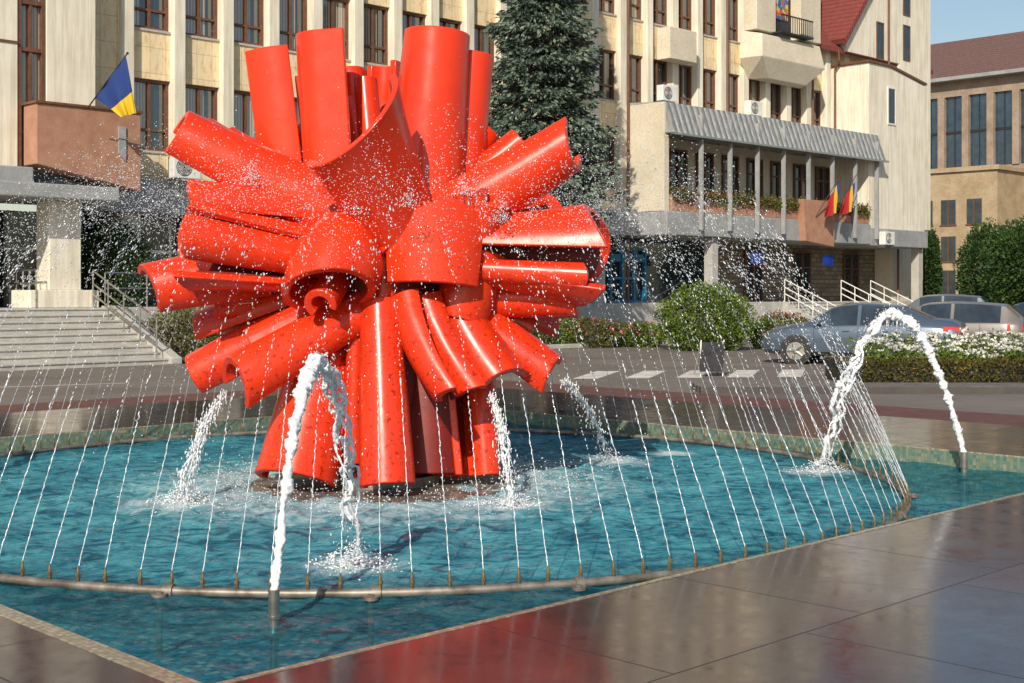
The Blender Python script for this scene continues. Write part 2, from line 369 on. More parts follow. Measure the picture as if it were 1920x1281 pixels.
# ---------------------------------------------------------------- sculpture
sculp=empty('abstract_sculpture','glossy red abstract metal sculpture of radiating curved petals in pool','sculpture',(SCX,SCY,.0),0)
def wp(o):
    o.matrix_parent_inverse=Matrix.Translation((-SCX,-SCY,0))
def petal(A,B,n,r0,r1,a0,a1,th=.07,e0=0,e1=0,bend=(0,0,0),skn=0,sks=0,nu=20,M_=28,name='petal',lab=None,rb=0,mat='red',flare=0,twist=0,ske=2,rnd=0):
    A=Vector(A);B=Vector(B); t=(B-A); L=t.length; t.normalize(); n=Vector(n); n=(n-n.dot(t)*t).normalized(); s=t.cross(n); bend=Vector(bend)
    prof=[]
    a0=math.radians(a0);a1=math.radians(a1)
    if e0:
        for k in range(3):
            q=e0*(1-k/3); prof.append((math.cos(a0)+math.sin(a0)*q, math.sin(a0)-math.cos(a0)*q, math.cos(a0),math.sin(a0)))
    for k in range(M_+1):
        a=a0+(a1-a0)*k/M_; prof.append((math.cos(a),math.sin(a),math.cos(a),math.sin(a)))
    if e1:
        for k in range(1,4):
            q=e1*k/3; prof.append((math.cos(a1)-math.sin(a1)*q, math.sin(a1)+math.cos(a1)*q, math.cos(a1),math.sin(a1)))
    n_=len(prof); vs=[];fs=[]
    for i in range(nu+1):
        u=i/nu; r=r0+(r1-r0)*u+rb*math.sin(math.pi*u)+flare*u**4; c=A+(B-A)*u+bend*(u*u)
        tw=math.radians(twist)*u; ct,st_=math.cos(tw),math.sin(tw)
        for side in (1,-1):
            pr=prof if side==1 else prof[::-1]
            for (x,y,nx,ny) in pr:
                X0=x*r+nx*th/2*side; Y0=y*r+ny*th/2*side
                X=X0*ct-Y0*st_; Y=X0*st_+Y0*ct
                vs.append(c+s*X+n*Y+t*((skn*Y+sks*X-rnd*X*X/max(r,.01))*u**ske))
    m=2*n_
    for i in range(nu):
        for k in range(m):
            fs.append((i*m+k,i*m+(k+1)%m,(i+1)*m+(k+1)%m,(i+1)*m+k))
    for i in (0,nu):
        for k in range(n_-1):
            a,b=k,k+1; c_,d_=m-1-k-1,m-1-k
            f=(i*m+a,i*m+b,i*m+c_,i*m+d_); fs.append(f if i else f[::-1])
    mb=MB(); mb.add(vs,fs)
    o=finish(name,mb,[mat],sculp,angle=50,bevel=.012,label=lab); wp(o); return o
# top cluster
petal(S(565,430,.4),S(525,105,.45),(-.15,-1,0),.40,.42,62,118,lab='tall flat petal')
petal(S(590,430,.42),S(556,145,.3),(.95,-.3,0),.12,.12,20,160,e0=1)
petal(S(625,440,.0),S(602,64,.0),(-.35,-1,0),.20,.20,75,215,e0=1.25,lab='tallest curled upright petal')
petal(S(680,420,.3),S(657,130,.42),(0,-1,0),.11,.10,10,170,e0=1)
petal(S(705,420,.5),S(716,118,.6),(.55,1,0),.20,.17,10,175,e1=.5,lab='upright petal with hollow side forward')
petal(S(705,400,.1),S(684,150,.35),(.2,-1,0),.1,.08,0,180)
petal(S(790,430,.0),S(820,62,.05),(0,-1,0),.34,.27,-50,215,lab='broad round upright petal')
petal(S(850,430,.2),S(887,103,.3),(.5,-1,0),.20,.165,-10,200,lab='narrow upright petal')
petal(S(742,425,-.35),S(655,222,-.95),(.35,-.85,-.1),.34,.42,2,185,sks=.36,skn=.1,flare=.06,lab='wide scoop petal leaning forward')
# upper left / right arms
petal(S(660,420,-.1),S(326,262,-.35),(-.2,-.85,.55),.30,.215,-60,165,bend=(0,0,.05),skn=-.25,lab='long arm petal rising sideways')
petal(S(640,390,.25),S(420,262,.15),(-.1,-.8,.8),.13,.11,30,150,e1=.8,e0=.8)
petal(S(560,330,.6),S(470,300,.9),(-.1,-.8,.8),.2,.2,0,180)
petal(S(770,445,-.1),S(1076,292,-.25),(.30,-.62,-.78),.28,.22,-5,190,bend=(0,0,.12),skn=-.35,e1=.35,lab='long trough petal rising sideways')
petal(S(800,410,.2),S(980,266,.2),(-.3,-.75,.6),.13,.12,40,140,e0=1.2,e1=.8)
# left scroll: open roll around an inner roll
A_=S(610,492,-.25); B_=S(322,446,-.55)
petal(A_,B_,(0,1,.12),.25,.41,-50,222,th=.07,lab='open scroll petal facing forward',skn=-.10,rnd=.5)
petal(A_+Vector((0,-.10,0)),B_+Vector((.10,-.20,.02)),(-.1,-1,.35),.12,.17,-10,190,lab='inner roll of the scroll petal',rnd=.4)
petal(A_,B_+Vector((.16,0,0)),(0,1,.12),.18,.33,-40,215,mat='shade_red',th=.03,rnd=.5)
petal(S(590,400,-.25),S(345,376,-.66),(-.1,-.8,.8),.14,.16,25,160,rnd=.4,lab='rolled lip petal')
# right scroll
A_=S(860,468,-.25); B_=S(1146,482,-.32)
petal(A_,B_,(.05,1,.28),.26,.43,-66,246,th=.07,lab='open scroll petal with a long slot',rnd=.55)
petal(A_,B_-Vector((.10,0,0)),(0,1,.12),.20,.35,-60,240,mat='shade_red',th=.03,rnd=.5)
petal(S(880,505,-.40),S(1105,518,-.56),(.05,-1,-.2),.07,.09,10,170,rnd=.3)
petal(S(900,560,.0),S(1085,560,-.2),(.1,-.9,-.4),.14,.14,0,180)
# low left arm
petal(S(500,505,.1),S(278,545,-.15),(-.25,-.9,.35),.25,.215,-10,180,sks=.25,skn=-.2,lab='low arm petal pointing sideways')
petal(S(520,560,.35),S(400,560,.2),(-.1,-.8,.5),.2,.2,0,180)
# centre curls
petal(S(650,428,-.50),S(616,548,-.88),(.12,-1,.2),.20,.32,-55,215,rb=.10,flare=.03,sks=.3,lab='hooded curl facing forward')
petal(S(628,530,-.55),S(600,572,-.95),(.25,-.7,.6),.10,.11,-80,180)
petal(S(812,545,-.28),S(820,400,-.18),(.06,-1,.1),.50,.56,42,140,sks=.42,ske=1,lab='broad convex centre petal')
petal(S(760,500,-.42),S(800,385,-.38),(.06,-1,.1),.2,.26,20,150,sks=.3)
petal(S(903,450,-.42),S(922,375,-.55),(.1,-1,.1),.10,.13,-70,200)
petal(S(715,590,-.45),S(722,440,-.35),(.2,-1,.0),.10,.16,20,160)
petal(S(860,600,-.25),S(895,470,-.2),(.5,-1,.0),.22,.26,0,180)
petal(S(745,470,-.45),S(690,400,-.35),(-.2,-1,.0),.2,.25,20,160)
# lower arms
petal(S(700,575,-.35),S(440,712,-.85),(-.1,-.7,.7),.16,.225,-30,195,skn=-.3,bend=(0,0,-.06),lab='lower arm petal reaching forward and down')
petal(S(620,575,-.35),S(470,648,-.5),(-.1,-.5,.9),.12,.12,55,125,e0=.9,e1=.9)
petal(S(590,590,.2),S(368,705,.2),(-.3,-.8,.4),.2,.18,-10,180)
petal(S(840,570,.0),S(1036,697,-.15),(.2,-.7,.9),.17,.17,10,160,e0=.5,skn=-.2,bend=(0,0,-.05),lab='lower arm petal pointing sideways')
petal(S(880,550,.35),S(1000,620,.3),(.3,-.8,.5),.2,.18,0,180)
petal(S(768,560,-.5),S(806,742,-.90),(-.3,-1,.2),.15,.15,40,140,e0=.4,bend=(.22,0,.0),twist=-25,lab='hooked lower petal')
petal(S(800,560,-.38),S(850,735,-.62),(-.1,-1,.2),.14,.15,30,150,bend=(.20,0,.0),twist=-20)
petal(S(845,560,-.22),S(915,725,-.42),(.35,-1,.3),.15,.22,20,140,e1=.8,skn=-.3,bend=(.12,0,0),lab='drooping lower petal')
petal(S(800,600,-.1),S(875,725,-.35),(0,1,.3),.18,.2,20,160,mat='shade_red')
petal(S(640,600,-.1),S(560,720,-.3),(-.4,-1,.2),.2,.22,0,180)
def bot(px,dy,z=.10):
    D=SCY+dy; return Vector(((px-960)/F*D,D,z))
petal(S(712,565,-.50),bot(727,-.90),(-.1,-1,0),.14,.21,5,185,e0=.3,lab='round front leg petal')
petal(S(615,640,-.15),bot(555,-.60),(-.3,-1,0),.25,.335,-10,190,lab='broad round leg petal')
petal(S(668,575,-.45),bot(662,-.5,.25),(0,-1,0),.045,.05,0,180,e0=1.2)
petal(S(650,600,-.3),bot(636,-.35,.2),(0,-1,0),.045,.05,0,180,e0=1.2)
petal(S(790,590,-.1),bot(805,-.30),(.3,1,0),.2,.27,10,170)
petal(S(850,600,.0),bot(862,-.25),(.4,1,0),.2,.24,10,150)
petal(S(800,600,.1),bot(800,-.05),(0,-1,0),.25,.34,0,180,mat='shade_red')
petal(S(895,640,.05),bot(913,-.25),(.6,-1,0),.12,.09,0,180)
random.seed(40)
for i in range(22):
    a=2*math.pi*i/22+.1; d=Vector((math.cos(a),.15+.25*(i%3)/2,math.sin(a)*.92)); d.normalize()
    L=1.30+.30*(i%2) if math.sin(a)<.6 else 1.5
    c=Vector((SCX,SCY+.2,2.15)); B=c+d*L; B.z=max(.5,B.z)
    petal(c+d*.3,B,(d.x*.2,-1,.3),.15,.17,20,160,th=.07,M_=14)
for ang in (35,80,125,165):
    a=math.radians(ang); d=Vector((math.cos(a),math.sin(a),0))
    petal(SC+d*.35+Vector((0,0,1.7)),SC+d*.85+Vector((0,0,.12)),d,.25,.33,0,180)
    petal(SC+d*.2+Vector((0,0,2.2)),SC+d*1.9+Vector((0,0,2.7+.5*math.sin(ang))),(0,0,1),.25,.23,-10,190)
    petal(SC+d*.2+Vector((0,0,1.9)),SC+d*1.8+Vector((0,0,1.35)),(0,0,1),.25,.23,-10,190)
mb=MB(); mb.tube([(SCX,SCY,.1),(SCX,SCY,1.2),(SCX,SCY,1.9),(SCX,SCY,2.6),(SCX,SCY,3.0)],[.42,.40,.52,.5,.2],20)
o=finish('sculpture_core',mb,['shade_red'],sculp); wp(o)
mb=MB(); mb.tube([(SCX,SCY,-.34),(SCX,SCY,.095)],[.50,.50],48); mb.tube([(SCX,SCY,-.3),(SCX,SCY,.012)],[1.22,1.22],64)
o=finish('plinth',mb,['oldsteel'],sculp,label='low round steel plinth'); wp(o)

# ---------------------------------------------------------------- ring pipe, nozzles, jets
RR=4.63
mb=MB(); nseg=150; sg=12; vs=[];fs=[]
for i in range(nseg):
    a=2*math.pi*i/nseg
    for k in range(sg):
        b=2*math.pi*k/sg; r=RR+.027*math.cos(b); vs.append((r*math.cos(a),r*math.sin(a),.022+.027*math.sin(b)))
for i in range(nseg):
    for k in range(sg):
        fs.append((i*sg+k,((i+1)%nseg)*sg+k,((i+1)%nseg)*sg+(k+1)%sg,i*sg+(k+1)%sg))
mb.add(vs,fs)
for i in range(24):
    a=2*math.pi*(i+.3)/24; a2=a+.012
    mb.tube([(RR*math.cos(a),RR*math.sin(a),.02),(RR*math.cos(a2),RR*math.sin(a2),.02)],.043,14)
    p=Vector((RR*math.cos(a),RR*math.sin(a),0)); q=p*((RR+.07)/RR)
    mb.tube([q+Vector((0,0,-.34)),q+Vector((0,0,.03))],.018,8)
    mb.tube([q+Vector((0,0,.0)),q+Vector((0,0,.02))],.045,12)
finish('fountain_ring_pipe',mb,['oldsteel'],None,'round worn steel water pipe lying at the pool surface','water pipe',loc=(SCX,SCY,0))
mbn=MB()
mbn.tube([(0,0,.04),(0,0,.075)],.012,8); mbn.tube([(0,0,.075),(0,0,.092)],.016,6); mbn.tube([(0,0,.092),(0,0,.115),(0,0,.14)],[.010,.009,.005],8)
nz=finish('fountain_nozzle',mbn,['brass'],None,'small brass nozzle on ring pipe shooting a thin jet','nozzle',group='nozzles along the ring pipe',loc=(SCX+RR,SCY,0))
def jetmesh(seed,H=2.62,Lh=4.35):
    random.seed(seed); mb=MB(); drift=ru(-.03,.03)
    def pos(s):
        return Vector((-s, drift*s, .13+4*H*(s/Lh)*(1-s/Lh)))
    s=0.0; i=0; sb=ru(.30,.55)
    pts=[];rd=[]
    while s<sb:
        p=pos(s); f=s/sb; pts.append(p+Vector((ru(-1,1),ru(-1,1),0))*(.0015+.003*f)); rd.append(max(.0008,.0025+(.0008+.0012*f)*math.sin(i*1.9+seed)+ru(0,.0006))); s+=.008; i+=1
    mb.tube(pts,rd,6)
    while s<2.95:
        p=pos(s); k=(s-sb)/(2.9-sb)
        tg=(pos(s+.02)-p).normalized()
        sp=.003+.19*max(0,k)**1.7
        cnt=1 if k<.25 else 2
        for _ in range(cnt):
            q=p+Vector((random.gauss(0,sp),random.gauss(0,sp),random.gauss(0,sp)))
            r=ru(.0020,.0042)*(1+.2*k) if R()<.90 else ru(.0048,.0075)
            st=ru(2.0,4.6) if k<.30 else ru(.9,1.6)
            blob(mb,q,r*.9,1,1,st,axis=tg)
        s+=(ru(.009,.021) if k<.30 else ru(.016,.036))
    return mb
jm=[]
for sd_ in range(8):
    me_o=finish('water_jet',jetmesh(sd_+11,H=2.62+.16*math.sin(sd_*2.1)),['drop'],nz if sd_==0 else None,angle=180,fixn=False)
    jm.append(me_o.data)
    if sd_: bpy.data.objects.remove(me_o)
jet0=nz.children[0]; jet0.data=jm[0]
random.seed(5)
NN=144
for i in range(1,NN):
    a=2*math.pi*i/NN+ru(-.004,.004)
    loc=(SCX+RR*math.cos(a),SCY+RR*math.sin(a),0)
    n=nz.copy(); col.objects.link(n); n.location=loc; n.rotation_euler=(ru(-.02,.02),ru(-.02,.02),a+ru(-.04,.04))
    j=jet0.copy(); col.objects.link(j); j.parent=n; j.data=jm[random.randrange(8)]; s=ru(.88,1.06); j.scale=(ru(.94,1.04),1,s)

def foamjet(A,B,H,rad,seed,group):
    random.seed(seed); A=Vector(A);B=Vector(B); hd=(B-A)
    e=empty('foam_jet_fountain','steel upright nozzle throwing a thick white foamy arc of water','fountain jet',(A.x,A.y,0),0,group)
    nr=rad*.74; zt=.185
    mb=MB(); mb.tube([(0,0,-.34),(0,0,.05)],nr*.8,16); mb.tube([(0,0,.05),(0,0,zt)],nr,16); mb.tube([(0,0,zt),(0,0,zt+.012)],nr*1.1,16)
    mb.tube([(0,0,-.05),(0,0,-.02)],nr*2.4,16); mb.tube([(0,0,.045),(0,0,.06)],nr*1.12,16)
    finish('nozzle',mb,['steel'],e)
    mb=MB()
    def pos(t):
        z=zt-.02+4*(H-zt)*t*(1-t) if t<.5 else H*(1-(2*t-1)**2)
        return Vector((hd.x*t,hd.y*t,z))
    def wob(p,am,k=0): return Vector((noise.noise(p*6+Vector((seed+k*3.7,0,0))),noise.noise(p*6+Vector((0,seed+k*2.1,5))),noise.noise(p*6+Vector((3,1,seed+k)))))*am
    def strand(t0,t1,n,rf,off,am,kk,rough=1.0):
        pts=[];rd=[]
        for i in range(n):
            t=t0+(t1-t0)*i/(n-1); p=pos(t)
            pts.append(p+off*min(1,max(0,(t-.3)*3))+wob(p,am*(.1+t),kk)); rd.append(max(.003,rf(t)*(1+.65*noise.noise(p*13+Vector((kk,0,0))))))
        k0=len(mb.v); sg_=16; mb.tube(pts,rd,sg_)
        for i in range(k0,len(mb.v)):
            v=Vector(mb.v[i]); d=(noise.noise(v*30)*.55+noise.noise(v*70)*.38)*rd[(i-k0)//sg_]*rough; c=pts[(i-k0)//sg_]; dv=(v-c)
            if dv.length>1e-6: mb.v[i]=tuple(v+dv.normalized()*d)
    strand(0,.58,260,lambda t: rad*(.48+.42*min(1,t/.4))*(1 if t<.5 else 1-.6*(t-.5)/.08),Vector((0,0,0)),.045,0)
    for kk in range(6):
        off=Vector((random.gauss(0,.016),random.gauss(0,.016),random.gauss(-.01,.014)))
        t1=ru(.80,.99) if kk else 1.0
        strand(.46,t1,200,lambda t,k_=kk: rad*(.46 if k_==0 else .27)*(1-.40*(t-.46)),off,.10,kk+1,1.4)
    for _ in range(18):
        t=ru(.36,.66); p=pos(t); L=ru(.03,.12)
        q=p+Vector((ru(-.02,.02),ru(-.02,.02),-.01)); mb.tube([q,q+Vector((ru(-.004,.004),0,-L*.5)),q+Vector((ru(-.008,.008),0,-L))],[rad*.30,rad*.13,rad*.05],8)
        blob(mb,q+Vector((0,0,-L-.01)),rad*ru(.1,.17))
    for _ in range(800):
        t=ru(.05,1)**.6; p=pos(t); sg2=.016+.045*t; blob(mb,p+Vector((random.gauss(0,sg2),random.gauss(0,sg2),random.gauss(0,.05))),ru(.0013,.0045),1,1,ru(1,3))
    for _ in range(650):
        a=ru(0,6.28); r=abs(random.gauss(0,.15)); h=max(0,(.17-r*.5))*R()**2
        blob(mb,(hd.x+r*math.cos(a),hd.y+r*math.sin(a),.0+h),ru(.0025,.009),1.2,1.2,.7)
    finish('foam_arc',mb,['foam'],e,angle=180)
foamjet((-1.25,7.0,0),(-1.01,8.58,0),1.36,.040,3,'foam jets at the pool corners')
foamjet((4.43,13.06,0),(3.05,13.1,0),1.55,.053,9,'foam jets at the pool corners')
foamjet((-6.6,12.35,0),(-5.1,12.3,0),1.45,.055,14,'foam jets at the pool corners')
foamjet((-1.1,17.6,0),(-1.15,16.0,0),1.45,.055,19,'foam jets at the pool corners')
def runoff(A,B,seed,amt=1.0):
    random.seed(seed); A=Vector(A);B=Vector(B);B.z=0; mb=MB()
    def pos(t): return Vector((A.x+(B.x-A.x)*t,A.y+(B.y-A.y)*t,A.z*(1-.25*t-.75*t*t)))
    for kk in range(int(5*amt)+1):
        t0=ru(0,.3); t1=ru(.7,1); pts=[];rd=[]
        for i in range(50):
            t=t0+(t1-t0)*i/49; p=pos(t); w=Vector((noise.noise(p*5+Vector((kk*5,0,0))),noise.noise(p*5+Vector((0,kk*5,0))),0))*(.03+.06*t)
            pts.append(p+w); rd.append(max(.001,.007*(1+noise.noise(p*22+Vector((kk,0,0)))*1.3)))
        mb.tube(pts,rd,7)
    for _ in range(int(800*amt)):
        t=R()**.8; p=pos(t); sp=.010+.040*t
        blob(mb,p+Vector((random.gauss(0,sp),random.gauss(0,sp),random.gauss(0,.03))),ru(.002,.0065),1,1,ru(1.4,4.5))
    for _ in range(int(620*amt)):
        a=ru(0,6.28); r=abs(random.gauss(0,.2)); h=max(0,.14-r*.4)*R()**1.9
        blob(mb,(B.x+r*math.cos(a),B.y+r*math.sin(a),.0+h),ru(.0025,.009),1.2,1.2,.7)
    finish('water_runoff',mb,['foam'],None,'broken stream of white water pouring off a sculpture petal','water stream',angle=180,fixn=False)
runoff(S(425,742,-.85),(-2.78,11.15,0),1)
runoff(S(920,742,-.6),(-.0,10.95,0),2,.8)
runoff(S(1050,715,-.3),(1.0,13.9,0),3,.5)
random.seed(21); mb=MB()
for _ in range(6000):
    a=ru(0,2*math.pi); r=random.gauss(2.4,.45) if R()<.65 else ru(.8,3.0)
    z=random.gauss(2.1,.55) if R()<.5 else ru(.1,2.8)
    r_=ru(.0013,.0030) if R()<.9 else ru(.004,.0065)
    blob(mb,(SCX+r*math.cos(a),SCY+r*math.sin(a),max(.05,z)),r_,1,1,ru(.9,1.5))
for _ in range(2600):
    a=ru(0,2*math.pi); r=abs(random.gauss(1.4,.3)); blob(mb,(SCX+r*math.cos(a),SCY+r*math.sin(a),abs(random.gauss(0,.07))),ru(.002,.008))
for (px,py,dy) in ((868,350,-.75),(765,370,-1.2),(600,330,-.6),(670,385,-.9),(940,400,-.8),(470,330,-.6),(1000,400,-.5)):
    c=S(px,py,dy)
    for _ in range(150):
        h=abs(random.gauss(0,.10)); blob(mb,c+Vector((random.gauss(0,.02+.25*(.2-min(.2,h))),random.gauss(0,.03),h-.08)),ru(.0018,.006),1,1,ru(1,2))
finish('water_spray',mb,['drop'],None,'cloud of fine water drops around the red sculpture','water spray',kind='stuff',angle=180,fixn=False)

# ---------------------------------------------------------------- main building
bld=empty('town_hall_building','cream and travertine civic building with brown windows and balcony','building',P0,ROT)
S_=1.6; TZ=1.38
rows=[(5.75,7.75),(9.15,11.05),(12.45,14.4),(15.8,17.7)]
def frame(mb,w,h,y0,y1,t=.07):
    mb.box((0,y0,0),(t,y1,h)); mb.box((w-t,y0,0),(w,y1,h)); mb.box((t,y0,0),(w-t,y1,t)); mb.box((t,y0,h-t),(w-t,y1,h))
WW=1.24
mbg=MB(); mbg.box((0,.20,0),(WW,.23,2.0))
mbf=MB(); frame(mbf,WW,2.0,.10,.24,.085); mbf.box((.60,.11,.085),(.68,.23,1.915)); mbf.box((.085,.115,.55),(.60,.225,.62)); mbf.box((.68,.115,.55),(1.155,.225,.62))
mbs=MB(); mbs.box((-.0,-.04,-.07),(WW,.10,-.003))
w0=finish('window',mbg,['glass'],bld,smooth=False); f0=finish('window_frame',mbf,['brown'],w0,smooth=False); s0=finish('sill',mbs,['ltgrey'],w0,smooth=False)
w0.location=(-.10,0,rows[0][0])
for k in range(0,26):
    for ri,(z0,z1) in enumerate(rows):
        if ri==0 and k==0: continue
        if ri==3 : continue
        if ri==2 and k>19: continue
        n=w0.copy(); col.objects.link(n); n.parent=bld; n.location=(k*S_-.10,0,z0); n.scale=(1,1,(z1-z0)/2.0)
        for c in w0.children:
            h=c.copy(); col.objects.link(h); h.parent=n
mbt=MB()
for k in range(-1,27):
    top=19 if k<=20 else 13.0
    mbp=MB(); mbp.box((k*S_-.46,-.22,4.9),(k*S_-.10,.3,top))
    finish('pilaster',mbp,['white_wall'],bld,smooth=False,bevel=.01)
    zs=[(4.9,rows[0][0]-.0),(rows[0][1],rows[1][0]),(rows[1][1],rows[2][0]),(rows[2][1],rows[3][0])]
    if k>19: zs=[(4.9,rows[0][0]),(rows[0][1],rows[1][0]),(rows[1][1],13.0)]
    if k==-1: zs=[(4.9,19)]
    for (a,b) in zs:
        mbt.box((k*S_-.10,.0,a),(k*S_+1.14,.3,b))
    if k<=19: mbt.box((k*S_-.1,.0,rows[3][0]),(k*S_+1.14,.3,19))
finish('travertine_wall',mbt,['trav'],bld,smooth=False)
mb=MB(); mb.box((-1.6,.4,4.9),(42,12,12.9)); mb.box((-12,.45,12.9),(33,12,19)); finish('inner_wall',mb,['dark'],bld,smooth=False)
mb=MB(); mb.box((-12,-.5,19),(33.2,12,19.4)); finish('cornice',mb,['ltgrey'],bld,smooth=False)
mb=MB(); mb.box((-1.64,-.75,3.95),(20.68,2.5,4.895)); finish('concrete_band',mb,['grey'],bld,smooth=False,bevel=.02)
mb=MB(); mb.box((-12,.9,1.3),(20.6,1.2,3.95)); finish('ground_floor_wall',mb,['darkglass'],bld,smooth=False)
mb=MB()
for k in range(-6,13):
    a=k*S_*1.0; mb.box((a-.04,.8,TZ),(a+.04,.9,3.95))
mb.box((-12,.78,2.9),(20.6,.92,2.98)); finish('shopfront_frame',mb,['steel'],bld,smooth=False)
for k in range(0,13,2):
    mb=MB(); mb.box((k*S_-.6,-.5,TZ),(k*S_-.05,.2,3.95)); finish('pillar',mb,['ltgrey'],bld,smooth=False,bevel=.02)
mb=MB(); mb.box((-30,-1.7,0),(46,3,TZ)); finish('terrace_wall',mb,['ltgrey'],bld,smooth=False,bevel=.02)
def stairs(a0,a1,d0,run,nst,lab):
    mb=MB(); h=(TZ-RD)/nst
    for i in range(nst):
        mb.box((a0,-(d0+run*(i+1)/nst),RD-.02),(a1,-(d0+run*i/nst)+.001,TZ-h*i-.004))
        mb.box((a0-.0,-(d0+run*(i+1)/nst)-.03,TZ-h*i-.05),(a1,-(d0+run*(i+1)/nst),TZ-h*i-.0045))
    return finish('staircase',mb,['ltgrey'],bld,smooth=False,label=lab,bevel=.008)
stairs(-30,-1.85,1.7,3.35,9,'wide pale stone entrance steps')
stairs(29,36,1.7,2.9,9,'side entrance steps')
mb=MB(); mb.prism([(-1.7,RD),(-1.7,TZ+.05),(-2.1,TZ+.05),(-5.2,RD+.15),(-5.2,RD)],0,-1.85,-1.55)
finish('stair_cheek_wall',mb,['ltgrey'],bld,smooth=False,bevel=.02)
def rail(a,d0,d1,z0,z1,mat='steel',name='stair_railing'):
    mb=MB(); n=5
    for i in range(n):
        t=i/(n-1); d=d0+(d1-d0)*t; z=z0+(z1-z0)*t; mb.tube([(a,-d,z),(a,-d,z+.95)],.022,8)
    for h in (.35,.62,.95):
        mb.tube([(a,-d0,z0+h),(a,-d1,z1+h)],.025,8)
    finish(name,mb,[mat],bld)
rail(-2.1,1.75,4.95,TZ,RD+.15); rail(-3.6,.2,1.7,TZ,TZ); rail(29.1,1.75,4.5,TZ,RD+.1,'white'); rail(33.5,1.75,4.5,TZ,RD+.1,'white'); rail(36,1.75,4.5,TZ,RD+.1,'white')
mb=MB()
for i in range(11): mb.tube([(-1.7+i*1.2-0,-1.62,TZ),(-1.7+i*1.2,-1.62,TZ+.9)],.02,6)
mb.tube([(-1.7,-1.62,TZ+.9),(10.3,-1.62,TZ+.9)],.024,8); mb.tube([(-1.7,-1.62,TZ+.5),(10.3,-1.62,TZ+.5)],.018,8)
finish('terrace_railing',mb,['steel'],bld)
mb=MB(); mb.box((-3.0,-1.0,4.9),(-1.64,.4,19)); mb.box((-30,-1.0,4.9),(-3.75,.4,19)); finish('stair_tower_wall',mb,['white_wall'],bld,smooth=False,bevel=.02)
mb=MB(); mb.box((-3.75,-.8,4.9),(-3.0,-.7,19)); finish('tower_window',mb,['glass'],bld,smooth=False)
mb=MB(); mb.box((-3.75,-.97,4.9),(-3.64,-.8,19)); mb.box((-3.1,-.97,4.9),(-3.0,-.8,19)); mb.box((-3.42,-.93,4.9),(-3.34,-.8,19))
for z in (7.9,9.1,11,13): mb.box((-3.64,-.95,z),(-3.1,-.8,z+.1))
mb.box((-12,-1.03,8.05),(-3.75,-1.0,8.11))
finish('tower_window_frame',mb,['brown'],bld,smooth=False)
mb=MB(); mb.hexa([(-3.6,-1.75,4.98),(-.75,-1.75,4.45),(-.75,-.29,4.45),(-3.6,-1.0,4.98),(-3.6,-1.75,6.5),(-.75,-1.75,6.5),(-.75,-.29,6.5),(-3.6,-1.0,6.5)])
finish('balcony_box',mb,['terracotta'],bld,smooth=False,bevel=.015,label='terracotta balcony box with slanted underside')
mb=MB(); mb.box((-3.65,-1.8,6.5),(-.7,-.9,6.56)); finish('balcony_coping',mb,['brown'],bld,smooth=False)
mb=MB(); mb.prism([(-1.4,6.1),(-1.2,6.1),(-1.2,5.2),(-1.4,5.4)],1,-1.80,-1.75) ; finish('flag_bracket',mb,['grey'],bld,smooth=False)
mb=MB(); mb.box((-30,-2.4,4.1),(-1.7,.5,4.45)); mb.box((-30,-1.6,4.45),(-3.61,.4,4.9)); finish('entrance_canopy',mb,['grey'],bld,smooth=False,bevel=.03)
for a in (-3.2,-7.2,-11.2):
    mb=MB(); mb.box((a,-1.6,TZ+.45),(a+.85,-.85,4.1)); mb.box((a-.55,-1.69,TZ),(a+1.3,-.6,TZ+.45)); finish('entrance_pillar',mb,['white_wall'],bld,smooth=False,bevel=.02)
BD=2.06
mb=MB()
mb.box((20.7,-BD,4.85),(21.0,0,8.95)); mb.box((21.0,-BD,7.85),(21.3,-0.3,8.95))
finish('balcony_side_wall',mb,['cream'],bld,smooth=False,bevel=.015)
mb=MB(); mb.hexa([(20.75,-BD-.45,7.75),(36.1,-BD-.45,7.75),(36.1,-.29,7.95),(20.75,-.29,7.95),(20.75,-BD-.02,8.95),(36.1,-BD-.02,8.95),(36.1,-.29,9.08),(20.75,-.29,9.08)])
finish('balcony_canopy',mb,['zinc'],bld,smooth=False,label='sloping ribbed metal canopy above balcony')
mb=MB(); mb.box((20.6,-BD-.52,7.68),(36.2,-BD-.40,7.76)); finish('canopy_gutter',mb,['steel'],bld,smooth=False)
mb=MB(); mb.box((20.72,-BD-.12,3.95),(35.3,1.2,4.85)); mb.box((35.3,-BD-.12,3.9),(40.5,1.2,4.7)); finish('balcony_slab',mb,['grey'],bld,smooth=False,bevel=.03)
mb=MB(); mb.box((21.1,-BD-.05,4.853),(35.28,-BD+.25,5.45)); finish('planter_box',mb,['terracotta'],bld,smooth=False,bevel=.02)
mb=MB(); mb.hexa([(29.6,-BD-.4,3.95),(31.8,-BD-.4,3.75),(31.8,-BD-.06,3.75),(29.6,-BD-.06,3.95),(29.4,-BD-.4,5.7),(31.9,-BD-.4,5.7),(31.9,-BD-.06,5.7),(29.4,-BD-.06,5.7)]); finish('flag_box',mb,['terracotta'],bld,smooth=False,bevel=.02,label='terracotta box holding flag poles')
for i in range(8):
    mb=MB(); a=22.6+i*1.85; mb.box((a,-BD-.34,4.2),(a+.08,-BD-.16,8.6)); finish('canopy_post',mb,['grey'],bld,smooth=False)
mb=MB(); mb.box((21.0,-.28,4.9),(35.3,-.225,7.9)); finish('balcony_back_wall',mb,['cream'],bld,smooth=False)
